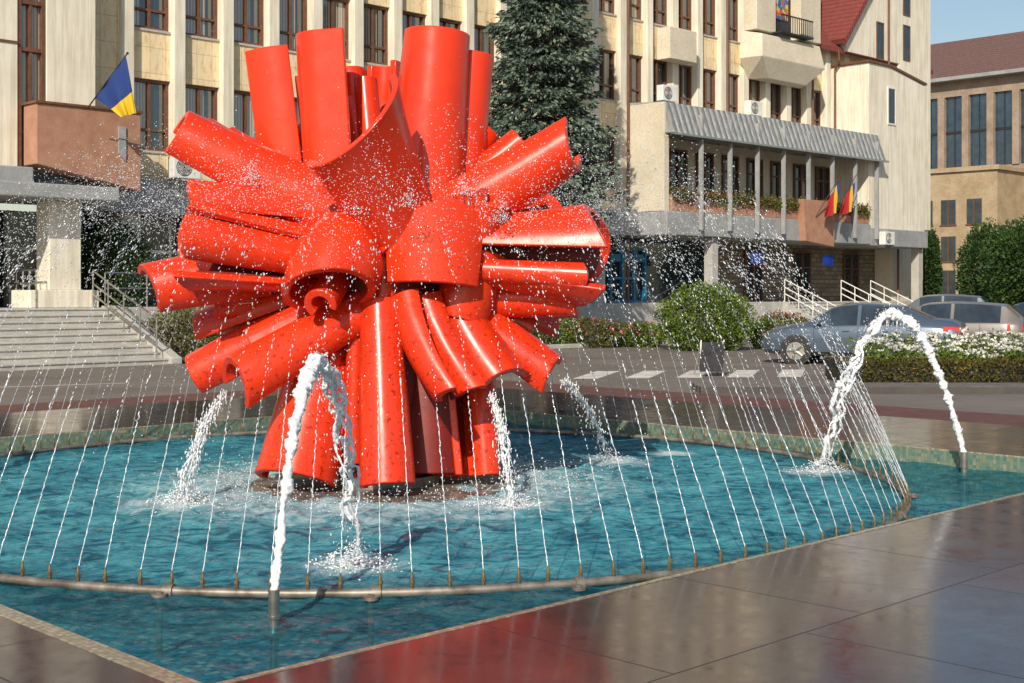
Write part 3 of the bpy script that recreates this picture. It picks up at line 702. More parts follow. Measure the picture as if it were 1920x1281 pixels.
for i in range(8):
    a=21.4+i*1.75
    mb=MB(); mb.box((a,-.32,4.9),(a+1.1,-.30,7.5)); d=finish('balcony_door',mb,['darkglass'],bld,smooth=False)
    mb=MB()
    for x in (a,a+.5,a+1.02): mb.box((x,-.40,4.9),(x+.08,-.32,7.5))
    mb.box((a+.08,-.39,7.42),(a+1.02,-.32,7.5)); mb.box((a+.08,-.39,6.8),(a+1.02,-.32,6.87)); mb.box((a+.08,-.39,4.9),(a+1.02,-.32,5.3))
    finish('door_frame',mb,['brown'],d,smooth=False)
mb=MB(); mb.prism([(35.3,4.7),(40.4,4.7),(40.4,11.7),(37.2,12.2),(35.3,12.2)],1,-BD,.2); finish('corner_block_wall',mb,['white_wall'],bld,smooth=False,bevel=.02)
mb=MB(); mb.hexa([(35.2,-BD-.08,12.2),(37.2,-BD-.08,12.2),(37.2,.2,12.2),(35.2,.2,12.2),(35.2,-BD-.08,12.3),(37.2,-BD-.08,12.3),(37.2,.2,12.3),(35.2,.2,12.3)])
mb.hexa([(37.2,-BD-.08,12.2),(40.5,-BD-.08,11.7),(40.5,.2,11.7),(37.2,.2,12.2),(37.2,-BD-.08,12.3),(40.5,-BD-.08,11.8),(40.5,.2,11.8),(37.2,.2,12.3)]); finish('coping',mb,['brown'],bld,smooth=False)
mb=MB(); mb.box((37.0,-BD-.012,9.6),(37.6,-BD-.004,11.2)); d=finish('window',mb,['darkglass'],bld,smooth=False,label='narrow white-framed window')
mb=MB()
for q in ((36.93,37.0,9.53,11.27),(37.6,37.67,9.53,11.27),(37.0,37.6,9.53,9.6),(37.0,37.6,11.2,11.27)): mb.box((q[0],-BD-.04,q[2]),(q[1],-BD-.001,q[3]))
finish('window_frame',mb,['white'],d,smooth=False)
mb=MB(); mb.hexa([(33.2,-.6,12.8),(44,-.6,12.8),(44,5,18.2),(33.2,5,18.2),(33.2,-.6,13.0),(44,-.6,13.0),(44,5,18.4),(33.2,5,18.4)]); finish('roof',mb,['roofred'],bld,smooth=False)
mb=MB(); mb.prism([(35.6,12.9),(35.6,13.4),(39.6,18.2),(43.5,18.2),(43.5,4.9),(40.4,4.9),(40.4,12.9)],1,-.72,-.3); finish('gable_wall',mb,['white_wall'],bld,smooth=False,bevel=.02)
mb=MB(); mb.hexa([(35.2,-1.0,13.2),(39.5,-1.0,18.3),(39.5,1.5,18.3),(35.2,1.5,13.2),(35.1,-1.0,13.4),(39.4,-1.0,18.55),(39.4,1.5,18.55),(35.1,1.5,13.4)]); finish('gable_roof',mb,['roofred'],bld,smooth=False)
for (x,z) in ((38.3,13.0),(40.8,13.2),(40.8,15.4)):
    mb=MB(); mb.box((x,-.735,z),(x+.55,-.725,z+1.6)); d=finish('window',mb,['darkglass'],bld,smooth=False)
    mb=MB(); frame(mb,.67,1.72,0,.04,.06); o=finish('window_frame',mb,['brown'],d,smooth=False); o.location=(x-.06,-.765,z-.06)
mb=MB(); mb.box((40.4,-.29,1.3),(43.5,10,13)); finish('end_wall',mb,['cream'],bld,smooth=False)
mb=MB(); mb.box((27.5,.6,TZ),(43,1.1,3.95)); finish('rubble_stone_wall',mb,['rubble'],bld,smooth=False)
mb=MB(); mb.box((20.7,.9,TZ),(27.5,1.1,3.95)); finish('recess_wall',mb,['darkglass'],bld,smooth=False)
for a in (29.5,33.3,37.5):
    mb=MB(); mb.box((a,.55,TZ),(a+1.2,.59,3.6)); d=finish('door',mb,['darkglass'],bld,smooth=False)
    mb=MB()
    for x in (a-.08,a+.56,a+1.2): mb.box((x,.48,TZ),(x+.08,.55,3.68))
    mb.box((a,.48,3.6),(a+1.2,.55,3.68)); mb.box((a,.48,2.9),(a+1.2,.55,2.96)); finish('door_frame',mb,['brown'],d,smooth=False)
for a in (23.8,40.0):
    mb=MB(); mb.box((a,-BD+.1,TZ),(a+.4,-BD+.5,3.95)); finish('pillar',mb,['ltgrey'],bld,smooth=False,bevel=.02)
M['blue']=nmat('blue_paint',(.02,.16,.34),(.03,.22,.42),3,.4,0)
M['bluesign']=nmat('blue_sign_enamel',(.01,.03,.25),(.015,.05,.34),3,.3,0)
mb=MB()
for x in (20.8,21.5,22.2,22.9): mb.box((x,.7,TZ),(x+.09,.86,3.5))
for z in (TZ,2.3,3.0,3.45): mb.box((20.8,.72,z),(22.99,.84,z+.09))
mb.box((20.8,.75,3.0),(22.9,.80,3.3)); finish('entrance_door',mb,['blue'],bld,smooth=False,label='blue framed glass entrance')
for a in (26.3,31.6):
    mb=MB(); mb.box((a,-BD+.0,2.95),(a+.75,-BD+.05,3.4)); finish('wall_sign',mb,['bluesign'],bld,smooth=False)
mb=MB(); mb.hexa([(29.2,-.9,10.9),(32.0,-.9,10.9),(32.6,-.225,10.9),(28.6,-.225,10.9),(28.2,-1.25,11.7),(33.0,-1.25,11.7),(33.1,-.225,11.7),(28.0,-.225,11.7)])
mb.hexa([(28.2,-1.25,11.7),(33.0,-1.25,11.7),(33.1,-.225,11.7),(28.0,-.225,11.7),(28.4,-1.1,12.7),(32.8,-1.1,12.7),(33.1,-.225,12.9),(28.2,-.225,12.9)]); finish('oriel_balcony',mb,['cream'],bld,smooth=False,bevel=.02)
mb=MB(); mb.box((28.3,-.9,12.9),(29.7,-.225,18.9)); mb.box((31.6,-.9,12.9),(33.2,-.225,18.9)); mb.box((29.7,-.9,15.5),(31.6,-.225,18.9)); finish('oriel_wall',mb,['cream'],bld,smooth=False,bevel=.02)
mb=MB()
for i in range(15): x=29.5+i*.165; mb.box((x,-1.35,12.9),(x+.025,-1.32,13.6))
mb.box((29.45,-1.36,13.6),(31.9,-1.31,13.65)); mb.box((29.45,-1.36,12.86),(31.9,-.9,12.92)); finish('iron_railing',mb,['black'],bld,smooth=False)
def stained():
    m,nt,b=newmat('stained_glass'); v=coords(nt,'Object',xz=True); vo=N(nt,'ShaderNodeTexVoronoi'); vo.inputs['Scale'].default_value=5; nt.links.new(v,vo.inputs[0])
    s=N(nt,'ShaderNodeSeparateColor'); nt.links.new(vo.outputs['Color'],s.inputs[0])
    c=ramp(nt,s.outputs[0],[(0,(.55,.08,.03)),(.3,(.6,.42,.05)),(.5,(.05,.25,.1)),(.7,(.04,.09,.4)),(.9,(.6,.5,.3))],'CONSTANT'); nt.links.new(c,b.inputs['Base Color']); b.inputs['Roughness'].default_value=.2; return m
M['stained']=stained()
mb=MB(); mb.box((30.05,-.45,13.7),(31.3,-.4,15.3)); finish('stained_glass_window',mb,['stained'],bld,smooth=False)
mb=MB(); mb.box((29.7,-.38,12.9),(31.6,-.3,15.5)); finish('oriel_recess',mb,['dark'],bld,smooth=False)
mb=MB(); mb.box((22.5,-.9,10.95),(24.2,-.225,12.2)); finish('window_balcony',mb,['cream'],bld,smooth=False,bevel=.02)
def pipe(pts):
    mb=MB(); mb.tube(pts,.055,10); finish('drainpipe',mb,['brown'],bld)
pipe([(20.55,-.42,19),(20.55,-.42,1.4)]); pipe([(33.3,-.42,13),(33.3,-.42,9.1)]); pipe([(26.9,-.42,19),(26.9,-.42,9.1)]); pipe([(34.9,-.75,12.9),(34.95,-.75,12.4),(35.15,-.42,12.0),(35.15,-.42,9.1)]); pipe([(39.2,-.85,17.8),(39.2,-.85,12.4)]); pipe([(40.6,-.55,11.5),(40.6,-.55,1.4)])
def acunit(a,d,z,lab):
    e=empty('air_conditioner',lab,'air conditioner',BW(a,d,z),ROT,'air conditioning units on the facade')
    mb=MB(); mb.box((0,0,0),(.85,.32,.6)); finish('casing',mb,['white'],e,smooth=False,bevel=.02)
    mb=MB(); mb.tube([(.32,-.012,.3),(.32,.0,.3)],.24,24); finish('fan_opening',mb,['black'],e)
    mb=MB()
    for k in range(6):
        r=.04+.035*k; pts=[(.32+r*math.cos(t*math.pi/9),-.02,.3+r*math.sin(t*math.pi/9)) for t in range(19)]; mb.tube(pts,.006,5)
    finish('fan_grille',mb,['white'],e)
    mb=MB(); mb.box((.1,.05,-.12),(.14,.5,-.003)); mb.box((.7,.05,-.12),(.74,.5,-.003)); finish('bracket',mb,['steel'],e,smooth=False)
acunit(.55,1.2,4.92,'white air conditioner unit standing on the concrete band')
acunit(27.0,1.5,9.1,'white air conditioner unit on the balcony canopy'); acunit(21.2,1.6,9.1,'white air conditioner unit on the balcony canopy'); acunit(35.9,2.55,3.95,'white air conditioner unit on the corner block')
def flagmat(name,stops,axis=0):
    m,nt,b=newmat(name); t=N(nt,'ShaderNodeUVMap'); s=N(nt,'ShaderNodeSeparateXYZ'); nt.links.new(t.outputs[0],s.inputs[0])
    c=ramp(nt,s.outputs[axis],stops,'CONSTANT'); nt.links.new(c,b.inputs['Base Color']); b.inputs['Roughness'].default_value=.8; return m
M['flag2']=flagmat('blue_yellow_cloth',[(0,(.012,.04,.19)),(.62,(.68,.45,.02))],1)
M['flag3']=flagmat('tricolour_cloth',[(0,(.33,.010,.018)),(.6,(.50,.32,.02)),(.86,(.01,.025,.22))],0)
def flag(base,tip,lab,mat,corners,fold,group=None):
    base=Vector(base); tip=Vector(tip)
    e=empty('flag',lab,'flag',base,0,group)
    mb=MB(); mb.tube([(0,0,0),tip-base],.018,8); blob(mb,tip-base,.035,hi=True); finish('flagpole',mb,['black'],e)
    nu,nv=24,18; vs=[];fs=[]; c=[Vector(q)-base for q in corners]
    for i in range(nu+1):
        for j in range(nv+1):
            u=i/nu; v=j/nv; p=(c[0]*(1-u)+c[1]*u)*(1-v)+(c[3]*(1-u)+c[2]*u)*v
            w=math.sin(u*14+v*3)*fold*(.3+v)+math.sin(u*7+1+v*5)*fold*.7*v
            vs.append(p+Vector((w*.4,-w,0)))
    for i in range(nu):
        for j in range(nv):
            a=i*(nv+1)+j; fs.append((a,a+nv+1,a+nv+2,a+1))
    me=bpy.data.meshes.new('flag_cloth'); me.from_pydata([tuple(v) for v in vs],[],fs); me.materials.append(M[mat])
    uv=me.uv_layers.new(name='UVMap')
    for l in me.loops:
        i,j=divmod(l.vertex_index,nv+1); uv.data[l.index].uv=(i/nu,j/nv)
    me.polygons.foreach_set('use_smooth',[True]*len(me.polygons))
    o=bpy.data.objects.new('flag_cloth',me); col.objects.link(o); o.parent=e
def I(px,py,D): return Vector(((px-960)/F*D,D,CH-(py-550)/F*D))
flag(I(165,202,33.6),I(239,100,33.0),'blue and yellow flag on a slanted pole above terracotta balcony','flag2',
     [I(178,183,33.5),I(236,105,33.0),I(256,212,33.2),I(226,219,33.5)],.06)
flag(BW(30.3,2.5,5.0),BW(31.4,3.1,6.9),'blue yellow red flag hanging from a slanted balcony pole','flag3',
     [BW(30.7,2.8,5.65),BW(31.2,3.05,6.45),BW(31.15,3.0,5.2),BW(30.45,2.85,4.95)],.13,'flags on the balcony')
flag(BW(31.5,2.5,5.1),BW(32.7,3.1,7.0),'blue yellow red flag hanging from a slanted balcony pole','flag3',
     [BW(31.95,2.8,5.75),BW(32.45,3.05,6.55),BW(32.35,3.0,5.3),BW(31.65,2.85,5.1)],.13,'flags on the balcony')

# ---------------------------------------------------------------- second building
M['b2stone']=nmat('brown_stone_cladding',(.27,.20,.15),(.38,.30,.235),.9,.75,.2,.02,fine=8)
M['b2base']=nmat('ochre_stone_cladding',(.34,.25,.15),(.46,.36,.23),.9,.75,.2,.02,fine=8)
def building2():
    D=108.0; base=Vector((.336*D,D,0))
    rz=math.atan2(-V.y,-V.x)
    e=empty('office_building','stone-clad office building with tall dark windows and brown tiled roof','building',base,rz)
    eave=CH+405/F*D
    mb=MB()
    z0,z1=CH+235/F*D,CH+370/F*D
    sp=2.1; x=-5.8
    mb.box((-6.2,0,0),(30,14,z0-.0))
    mb.box((-6.2,0,z1),(30,14,eave))
    mb.box((-6.2,.5,z0),(30,14,z1))
    while x<28:
        mb.box((x-.28,-.15,z0),(x+.28,.5,z1)); x+=sp
    finish('wall',mb,['b2stone'],e,smooth=False)
    x=-5.8+.28; w_=sp-.56
    while x<16:
        m2=MB(); m2.box((x+.001,.25,z0),(x+w_-.001,.3,z1)); w=finish('window',m2,['blueglass'],e,smooth=False)
        m2=MB(); m2.box((x+w_/2-.03,.19,z0),(x+w_/2+.03,.25,z1)); m2.box((x,.18,(z0+z1)/2-.1),(x+w_,.245,(z0+z1)/2+.1)); finish('window_frame',m2,['black'],w,smooth=False)
        x+=sp
    mb=MB(); mb.hexa([(-6.9,-.9,eave),(30,-.9,eave),(30,15,eave),(-6.9,15,eave),(-6.9,4.5,eave+3.9),(30,4.5,eave+3.9),(30,9.5,eave+3.9),(-6.9,9.5,eave+3.9)]); finish('roof',mb,['roofbrown'],e,smooth=False)
    mb=MB(); mb.box((-6.9,-.95,eave-.3),(30,0,eave-.01)); finish('eaves',mb,['grey'],e,smooth=False)
    h=11.0
    mb=MB(); mb.box((-3,-6,0),(6,-.16,h)); mb.box((-3.2,-6.2,h),(6.2,-.17,h+.35)); finish('annex_wall',mb,['b2base'],e,smooth=False,bevel=.02)
    for z in (7.0,4.2,1.6):
        for x in (-.4,1.5,3.6):
            m2=MB(); m2.box((x,-6.03,z),(x+1.2,-6.005,z+1.9)); w=finish('window',m2,['darkglass'],e,smooth=False)
            m2=MB(); m2.box((x+.56,-6.07,z),(x+.64,-6.03,z+1.9)); m2.box((x-.08,-6.08,z-.1),(x+1.28,-6.005,z-.002)); finish('window_frame',m2,['brown'],w,smooth=False)
    m2=MB(); m2.box((7.5,-.1,4.5),(16,-.01,9.2)); finish('ground_glazing',m2,['darkglass'],e,smooth=False)
    m2=MB()
    for i in range(9): m2.box((7.5+i,-.2,4.5),(7.6+i,-.1,9.2))
    m2.box((7.5,-.2,9.2),(16,-.0,9.35)); m2.box((7.5,-.2,6.8),(16,-.1,6.9)); finish('glazing_frame',m2,['brown'],e,smooth=False)
building2()

# ---------------------------------------------------------------- vegetation
M['spruce']=leafmat('spruce_needles',[(0,(.065,.10,.08)),(.5,(.13,.18,.14)),(.85,(.20,.25,.19)),(1,(.30,.33,.25))])
M['bushgreen']=leafmat('shrub_leaves',[(0,(.045,.09,.012)),(.5,(.11,.17,.022)),(1,(.21,.27,.045))])
M['darkgreen']=leafmat('dark_conifer_leaves',[(0,(.018,.05,.014)),(.5,(.04,.09,.022)),(1,(.08,.14,.035))])
M['olive']=leafmat('olive_leaves',[(0,(.06,.07,.02)),(.5,(.12,.13,.035)),(1,(.18,.17,.06))])
M['hedge']=leafmat('clipped_hedge_leaves',[(0,(.05,.05,.012)),(.4,(.09,.09,.02)),(.8,(.14,.12,.03)),(1,(.20,.10,.03))])
M['bark']=nmat('bark',(.05,.035,.025),(.10,.075,.055),8,.9,.5,.02)
M['flower']=leafmat('white_petals',[(0,(.62,.62,.56)),(1,(.82,.82,.78))])
M['rose']=leafmat('red_and_pink_roses',[(0,(.45,.02,.03)),(.6,(.55,.10,.16)),(1,(.7,.4,.45))])
M['ivy']=leafmat('balcony_plants',[(0,(.05,.08,.02)),(.6,(.12,.15,.04)),(.9,(.30,.12,.05)),(1,(.4,.05,.03))])
def leaf(mb,p,size,d=None,asp=.5,mi=0):
    if d is None: d=Vector((random.gauss(0,1),random.gauss(0,1),random.gauss(0,1)))
    d=Vector(d).normalized(); r=Vector((random.gauss(0,1),random.gauss(0,1),random.gauss(0,1))); s=d.cross(r)
    if s.length<1e-4: return
    s.normalize(); p=Vector(p); a=p+d*size; m=p+d*size*.5
    mb.add([p,m+s*size*asp*.5,a,m-s*size*asp*.5],[(0,1,2,3)],mi)
def spruce(base,h,zlow,rlow,label,seed):
    random.seed(seed); e=empty('spruce_tree',label,'tree',base,0)
    mb=MB(); mb.tube([(0,0,0),(0,0,h*.5),(0,0,h)],[.22,.13,.02],10)
    cr=MB(); z=zlow
    while z<h-.1:
        t=(z-zlow)/(h-zlow); r=rlow*(1-t)**.72*ru(.82,1.10); nb=int(10+5*(1-t))
        off=ru(0,6)
        for b in range(nb):
            a=off+2*math.pi*b/nb+ru(-.2,.2); L=r*ru(.66,1.12)+.1; d=Vector((math.cos(a),math.sin(a),0))
            droop=ru(.15,.42)*L
            tipz=-droop+.16*L
            mb.tube([(0,0,z),d*L*.6+Vector((0,0,z-droop*.8)),d*L+Vector((0,0,z+tipz))],[.025,.015,.004],4,cap=False)
            n=int(26+38*L)
            for i in range(n):
                u=ru(.22,1)**.75; p=d*L*u+Vector((0,0,z-droop*min(1,u*1.2)+.16*L*u*u))
                side=Vector((-d.y,d.x,0))*random.gauss(0,.17*L*(1.15-u)+.04)
                dd=(d*.8+side.normalized()*ru(-.2,1.1)+Vector((0,0,ru(-1.1,.2))))
                leaf(cr,p+side+Vector((0,0,ru(-.10,.05))),ru(.12,.27),dd,.40)
        z+=ru(.20,.27)
    finish('trunk',mb,['bark'],e); finish('crown',cr,['spruce'],e,smooth=False,fixn=False)
spruce(Vector((.95,42,RD)),18.5,4.6,2.25,'tall blue-green spruce tree in front of the facade',3)
def shrub(base,rx,ry,rz,label,mat,n,size,seed,name='bush',cat='bush',zc=None,flowers=0,group=None):
    random.seed(seed); e=empty(name,label,cat,base,0,group)
    cr=MB(); zc=rz*.85 if zc is None else zc
    for i in range(n):
        d=Vector((random.gauss(0,1),random.gauss(0,1),random.gauss(0,1))).normalized()
        bump_=1+.22*noise.noise(d*2.2+Vector((seed,0,0)))+.14*noise.noise(d*6)
        q=ru(.72,1.0) if R()<.8 else ru(.3,.8)
        p=Vector((d.x*rx,d.y*ry,d.z*rz))*q*bump_; p.z+=zc
        if p.z<.02: p.z=ru(.02,.3)
        leaf(cr,p,size*ru(.7,1.3),d+Vector((random.gauss(0,.6),random.gauss(0,.6),random.gauss(0,.6)+.3)),.55)
    mb=MB()
    for k in range(5):
        a=k*1.26; mb.tube([(0,0,0),(rx*.3*math.cos(a),ry*.3*math.sin(a),rz*.6),(rx*.55*math.cos(a),ry*.55*math.sin(a),rz*1.1)],[.05,.035,.01],6)
    finish('trunk',mb,['bark'],e); mats=[mat]
    if flowers:
        mats.append('rose')
        for i in range(flowers):
            d=Vector((random.gauss(0,1),random.gauss(0,1),abs(random.gauss(0,1)))).normalized(); p=Vector((d.x*rx,d.y*ry,d.z*rz))*1.02; p.z+=zc
            for _ in range(5): leaf(cr,p,.07,None,.8,1)
    finish('crown',cr,mats,e,smooth=False,fixn=False)
shrub(Vector((5.8,40,RD)),1.42,1.3,1.08,'large round light-green shrub beside the road','bushgreen',17000,.085,1)
k=0
for (px,D,rx,rz,mat,fl) in ((1110,42,.9,.5,'olive',40),(1160,43,.8,.42,'olive',60),(1205,42.5,.8,.42,'bushgreen',40),(1470,42,1.0,.6,'olive',50),(1440,41,.6,.5,'bushgreen',20),
        (340,34.5,1.0,.75,'olive',0),(400,35.5,1.1,.85,'olive',0),(460,36.5,1.1,.8,'bushgreen',0),(520,37,1.1,.7,'olive',0),(980,41.5,1,.6,'olive',20),(1040,42,1,.6,'bushgreen',30)):
    k+=1; shrub(Vector(((px-960)/F*D,D,RD)),rx,rx*.9,rz,'low rose shrub with flowers at the terrace foot' if fl else 'low olive-green shrub at the foot of the terrace',mat,3500,.08,20+k,name='shrub',cat='shrub',flowers=fl,group='shrubs along the terrace')
b=BW(-.9,.6,TZ); shrub(b,1.0,.7,1.25,'dark green shrub growing beside the entrance pillar','darkgreen',7000,.09,50)
b=BW(-4.8,.2,TZ); shrub(b,.7,.6,1.1,'dark green shrub growing beside the entrance pillar','darkgreen',5000,.09,51)
def col_con(px,D,r,h,seed,lab):
    shrub(Vector(((px-960)/F*D,D,RD)),r,r,h*.5,lab,'darkgreen',int(9000+3500*r),.15,seed,name='conifer_tree',cat='tree',zc=h*.5)
col_con(1742,72,.62,5.3,60,'slim dark columnar conifer beside the building')
col_con(1850,66,1.4,5.2,61,'dense dark green conifer beside the car park'); col_con(1905,63,1.6,5.0,62,'dense dark green conifer beside the car park'); col_con(1960,62,1.8,5.6,63,'dense dark green conifer beside the car park')
col_con(2010,58,1.8,4.8,64,'dense dark green conifer beside the car park')
HB=empty('clipped_hedge','low clipped hedge around a bed of white flowers','hedge',(6.1,23.9,RD),math.radians(-3))
random.seed(70); cr=MB()
for i in range(26000):
    x=ru(0,11)
    f=R()
    if f<.5: y=ru(-.04,.06); z=ru(0,.47)
    else: y=ru(0,.75); z=.45+ru(-.05,.05)
    z+= .05*noise.noise(Vector((x*2,y*2,0))); y+=.07*noise.noise(Vector((x*2,z*3,5)))
    if x<.1: y=ru(0,3)
    leaf(cr,(x,y,z),ru(.035,.07),(random.gauss(0,.6),-1*abs(random.gauss(0,1)),random.gauss(.4,.7)),.6)
mb=MB(); mb.box((.06,.05,0),(11,.7,.42)); mb.box((.06,.7,0),(.5,3,.42)); finish('hedge_inner_block',mb,['dark'],HB,smooth=False)  # solid near-black block filling the hedge behind its leaves
finish('hedge_leaves',cr,['hedge'],HB,smooth=False,fixn=False)
random.seed(71); cr=MB()
def bedh(x,y): return .62+.16*noise.noise(Vector((x*1.3,y*1.3,2)))+.1*noise.noise(Vector((x*4,y*4,2)))+.10*(y-.7)
for i in range(15000):
    x=ru(.5,11); y=ru(.75,3.2)
    leaf(cr,(x,y,bedh(x,y)*ru(.5,1)),ru(.05,.1),None,.5,0)
for i in range(1900):
    x=ru(.6,11); y=ru(.75,3.2); h=bedh(x,y)
    if noise.noise(Vector((x*2.2,y*2.2,9)))<-.22: continue
    for _ in range(6): leaf(cr,(x+ru(-.02,.02),y+ru(-.02,.02),h),ru(.04,.065),(random.gauss(0,1),random.gauss(0,1)-.4,abs(random.gauss(0,1))),.9,1)
mb=MB(); mb.box((.5,.7,0),(11,3.2,.3))
fb=empty('flower_bed','bed of white flowers behind a clipped hedge','flower bed',(6.1,23.9,RD),math.radians(-3))
finish('flower_plants',cr,['bushgreen','flower'],fb,smooth=False,fixn=False); finish('bed_soil',mb,['soil'],fb,smooth=False)
mb=MB(); mb.box((3.2,22.6,RD),(30,23.75,RD+.12)); finish('grey_pavement',mb,['greypave'],kind='structure',smooth=False)
mb=MB(); mb.box((-1.4,-5.4,RD),(28.8,-1.71,RD+.1)); finish('planted_verge',mb,['soil'],kind='structure',smooth=False,loc=P0,rotz=ROT)
mb=MB(); mb.box((-1.5,-5.6,RD),(28.8,-5.4,RD+.14)); finish('kerb',mb,['ltgrey'],kind='structure',smooth=False,loc=P0,rotz=ROT,bevel=.02)
random.seed(80); cr=MB()
for i in range(9000):
    x=ru(21.1,35.2); y=-BD+ru(-.22,.25); z=5.45+abs(random.gauss(0,.13))*(1+.6*noise.noise(Vector((x*1.5,0,0)))) if R()<.75 else 5.45-abs(random.gauss(0,.13))
    if z<5.45: y=-BD-.08-ru(0,.08)
    leaf(cr,(x,y,z),ru(.07,.14),None,.55)
finish('balcony_plants',cr,['ivy'],bld,smooth=False,fixn=False)
mb=MB()
for i in range(6):
    x=1.2+i*1.05; D=26.6+.15*i
    mb.add([(x,D,RD+.004),(x+.5,D,RD+.004),(x+1.15,D+2.6,RD+.004),(x+.65,D+2.6,RD+.004)],[(0,1,2,3)])
for (x0,y0,x1,y1,w) in ((-12,22.6,-7.3,25.3,.12),(-20,19,-14,21.6,.12)):
    d=Vector((x1-x0,y1-y0,0)).normalized(); n=Vector((-d.y,d.x,0))*w
    mb.add([(x0,y0,RD+.004),(x1,y1,RD+.004),(x1+n.x,y1+n.y,RD+.004),(x0+n.x,y0+n.y,RD+.004)],[(0,1,2,3)])
finish('road_markings',mb,['whitepaint'],kind='structure',smooth=False)
e=empty('folding_sign_board','dark grey folding board standing on the road seen from behind','sign board',(3.85,27.3,RD),math.radians(12))
mb=MB(); mb.hexa([(0,0,.10),(.5,.0,.10),(.5,.03,.10),(0,.03,.10),(.12,.22,.70),(.62,.22,.70),(.62,.25,.70),(.12,.25,.70)]); finish('board_panel',mb,['black'],e,smooth=False)
mb=MB(); mb.tube([(.02,.02,0),(.12,.26,.74)],.014,6); mb.tube([(.5,.02,0),(.62,.26,.74)],.014,6); mb.tube([(.05,.5,0),(.12,.26,.74)],.014,6); mb.tube([(.55,.5,0),(.62,.26,.74)],.014,6); finish('board_leg',mb,['steel'],e)

# ---------------------------------------------------------------- cars
def paint(name,c):
    m,nt,b=newmat(name); v=coords(nt,'Object'); cc=ramp(nt,noisef(nt,v,60,2),[(.3,tuple(x*.92 for x in c)),(.7,c)]); nt.links.new(cc,b.inputs['Base Color'])
    b.inputs['Metallic'].default_value=.35; b.inputs['Roughness'].default_value=.32; b.inputs['Coat Weight'].default_value=.6; b.inputs['Coat Roughness'].default_value=.04; return m
M['silver']=paint('silver_blue_paint',(.085,.12,.17)); M['beige']=paint('champagne_paint',(.22,.205,.19)); M['darkpaint']=paint('dark_blue_paint',(.008,.010,.02)); M['greypaint']=paint('grey_paint',(.16,.18,.19))
M['rubber']=nmat('tyre_rubber',(.015,.015,.015),(.03,.03,.03),20,.8,.2)
M['tail']=nmat('red_lamp_lens',(.50,.01,.01),(.65,.02,.02),5,.1,0,spec=1)
M['lamp']=nmat('clear_lamp_lens',(.5,.52,.55),(.7,.72,.75),5,.08,0,spec=1)
M['plate']=nmat('number_plate',(.65,.65,.62),(.75,.75,.72),5,.4,0)
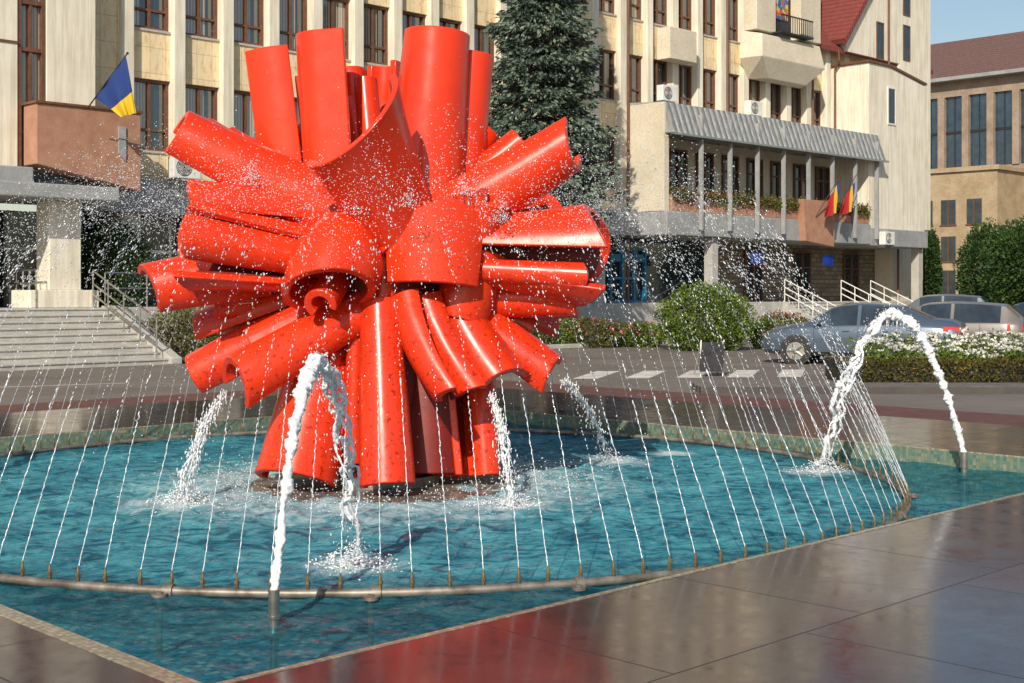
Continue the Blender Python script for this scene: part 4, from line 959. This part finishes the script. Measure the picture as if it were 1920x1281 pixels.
def car(loc,heading,paintm,kind,label,H=1.0):
    e=empty('parked_car',label,'car',loc,heading,'cars parked beside the road')
    if kind=='sedan':
        st=[(-2.36,.42,.70,.78,.66,.56,'b'),(-2.31,.34,.84,.98,.80,.66,'b'),(-2.15,.27,.90,1.06,.86,.72,'b'),(-1.72,.23,.94,1.10,.895,.72,'f'),(-1.05,.22,.96,1.37,.905,.60,'b'),(-.98,.22,.96,1.39,.905,.60,'g'),(-.5,.21,.955,1.44,.91,.60,'g'),(-.10,.21,.95,1.46,.91,.60,'b'),(-.02,.21,.95,1.46,.91,.60,'g'),(.38,.21,.94,1.43,.91,.60,'g'),(.62,.21,.93,1.36,.91,.61,'f'),(1.22,.21,.91,1.0,.905,.70,'b'),(1.6,.22,.87,.95,.90,.72,'b'),(2.0,.24,.78,.87,.86,.68,'b'),(2.22,.26,.68,.76,.78,.60,'b'),(2.36,.34,.56,.62,.60,.45,'b')]
    else:
        st=[(-2.05,.42,.78,.86,.66,.58,'b'),(-2.0,.34,.90,1.02,.80,.68,'b'),(-1.93,.28,.95,1.10,.86,.70,'f'),(-1.60,.23,.97,1.42,.885,.60,'b'),(-1.5,.22,.97,1.44,.89,.60,'g'),(-1.0,.22,.97,1.48,.90,.61,'g'),(-.35,.21,.96,1.50,.90,.61,'b'),(-.27,.21,.96,1.50,.90,.61,'g'),(.30,.21,.95,1.47,.90,.61,'g'),(.5,.21,.94,1.42,.90,.61,'f'),(1.15,.21,.92,1.02,.90,.70,'b'),(1.5,.22,.87,.95,.89,.72,'b'),(1.85,.24,.76,.84,.82,.64,'b'),(2.05,.32,.60,.66,.64,.5,'b')]
    body=MB(); glass=MB(); secs=[]
    for (x,zb,zl,zt,w,wt,fl) in st:
        half=[(0,zb),(w*.82,zb),(w*.97,zb+.10),(w,zb+(zl-zb)*.55),(w*.985,zl-.05),(w*.95,zl),(wt+(.02),zt-.03),(wt-.06,zt),(wt*.5,zt+.025),(0,zt+.033)]
        ring=[(x,-y,z) for (y,z) in half]+[(x,y,z) for (y,z) in half[::-1][1:-1]]
        secs.append(ring)
    m=len(secs[0])
    for i in range(len(st)-1):
        fl=st[i][6]
        for k in range(m):
            q=[secs[i][k],secs[i][(k+1)%m],secs[i+1][(k+1)%m],secs[i+1][k]]
            kk=k if k<9 else m-1-k
            isg=(fl=='g' and kk==5) or (fl=='f' and kk in (7,8))
            (glass if isg else body).add(q,[(0,1,2,3)])
    body.add(secs[0],[tuple(range(m))]); body.add(secs[-1],[tuple(reversed(range(m)))])
    def weld(o):
        bm=bmesh.new(); bm.from_mesh(o.data); bmesh.ops.remove_doubles(bm,verts=bm.verts[:],dist=.0005); bmesh.ops.recalc_face_normals(bm,faces=bm.faces[:]); bm.to_mesh(o.data); bm.free(); o.data.polygons.foreach_set('use_smooth',[True]*len(o.data.polygons)); o.data.set_sharp_from_angle(angle=math.radians(38))
    b=finish('car_body',body,[paintm],e); weld(b)
    g=finish('car_windows',glass,['darkglass'],e); weld(g)
    xr,xf=(-1.38,1.42) if kind=='sedan' else (-1.25,1.3)
    for wx in (xr,xf):
        for sy in (-1,1):
            mb=MB(); mb.tube([(wx,sy*.915,.34),(wx,sy*.6,.34)],.375,28,0); finish('wheel_arch',mb,['black'],e)
            mb=MB(); mb.tube([(wx,sy*.70,.32),(wx,sy*.72,.32),(wx,sy*.90,.32),(wx,sy*.925,.32)],[.29,.32,.32,.29],28); t=finish('wheel',mb,['rubber'],e)
            mb=MB(); mb.tube([(wx,sy*.925,.32),(wx,sy*.932,.32)],.215,24)
            for s in range(5):
                a=s*1.2566; c=math.cos(a);d=math.sin(a); mb.tube([(wx,sy*.945,.32),(wx+.2*c,sy*.938,.32+.2*d)],[.04,.028],6)
            finish('rim',mb,['steel'],t)
    xe=st[0][0]; xF=st[-1][0]
    for sy in (-1,1):
        mb=MB()
        mb.hexa([(xe+.02,sy*.50,.74),(xe+.02,sy*.76,.76),(xe+.38,sy*.905,.78),(xe+.38,sy*.5,.78),(xe+.025,sy*.50,.92),(xe+.03,sy*.76,.93),(xe+.38,sy*.885,.94),(xe+.38,sy*.5,.94)]); finish('tail_light',mb,['tail'],e,bevel=.01)
        mb=MB(); mb.hexa([(xF-.10,sy*.42,.58),(xF-.12,sy*.62,.60),(xF-.45,sy*.87,.66),(xF-.45,sy*.5,.66),(xF-.13,sy*.42,.68),(xF-.16,sy*.60,.70),(xF-.5,sy*.85,.78),(xF-.5,sy*.5,.78)]); finish('headlight',mb,['lamp'],e,bevel=.01)
        mb=MB(); mb.hexa([(.80,sy*.88,.95),(.98,sy*.88,.95),(.95,sy*1.06,.97),(.82,sy*1.06,.97),(.80,sy*.88,1.03),(.96,sy*.88,1.03),(.93,sy*1.06,1.07),(.82,sy*1.06,1.07)]); finish('wing_mirror',mb,[paintm],e,bevel=.015)
        for hx in (-.75,.15):
            mb=MB(); mb.box((hx,min(sy*.90,sy*.925),.80),(hx+.16,max(sy*.90,sy*.925),.825)); finish('door_handle',mb,[paintm],e,smooth=False,bevel=.005)
        mb=MB()
        for hx in (-1.02,-.06,.98):
            mb.box((hx,min(sy*.85,sy*.9115),.30),(hx+.008,max(sy*.85,sy*.9115),.93))
        finish('door_seam',mb,['black'],e,smooth=False)
    mb=MB(); mb.box((xe-.015,-.26,.72),(xe+.03,.26,.83)); finish('number_plate',mb,['plate'],e,smooth=False)
    mb=MB(); mb.box((xe-.02,-.62,.34),(xe+.12,.62,.42)); mb.box((xF-.12,-.4,.36),(xF+.01,.4,.46)); finish('bumper_trim',mb,['black'],e,smooth=False,bevel=.01)
    e.scale=(1,1,H)
hd=math.atan2(.42,-.90)
car(Vector((8.5,32.33,RD)),hd,'silver','sedan','silver-blue saloon car parked beside the flower bed')
car(Vector((11.5,35.4,RD)),hd-.05,'beige','hatch','champagne coloured hatchback parked behind the silver saloon',.98)
car(Vector((14.75,37.4,RD)),hd-.15,'darkpaint','hatch','dark blue hatchback parked at the end of the row',.98)
car(Vector((15.6,49,RD)),hd,'greypaint','hatch','grey estate car parked farther along the road',1.1)

# ---------------------------------------------------------------- camera, light
cam=bpy.data.cameras.new('camera'); co=bpy.data.objects.new('camera',cam); col.objects.link(co)
cam.sensor_width=36; cam.lens=F/1920*36; cam.shift_y=-90.5/1920; co.location=(0,0,CH); co.rotation_euler=(math.pi/2,0,0); cam.clip_end=3000; cam.clip_start=.05
sc.camera=co
sd=Vector((-.24,-.97,0)).normalized(); el=math.radians(33)
sund=Vector((sd.x*math.cos(el),sd.y*math.cos(el),math.sin(el)))
sl=bpy.data.lights.new('sun','SUN'); sl.energy=5.0; sl.angle=math.radians(.5); sl.color=(1,.89,.73)
so=bpy.data.objects.new('sun',sl); col.objects.link(so); so.rotation_euler=sund.to_track_quat('Z','Y').to_euler(); so.location=(0,0,30)
w=bpy.data.worlds.new('World'); sc.world=w; w.use_nodes=True; nt=w.node_tree
bg=nt.nodes['Background']; sky=nt.nodes.new('ShaderNodeTexSky'); sky.sky_type='NISHITA'; sky.sun_disc=False; sky.sun_elevation=el
sky.sun_rotation=math.atan2(sund.x,sund.y); sky.air_density=1.2; sky.dust_density=1.0
nt.links.new(sky.outputs[0],bg.inputs[0]); bg.inputs[1].default_value=.105
sc.view_settings.view_transform='Standard'; sc.view_settings.look='None'; sc.view_settings.exposure=0
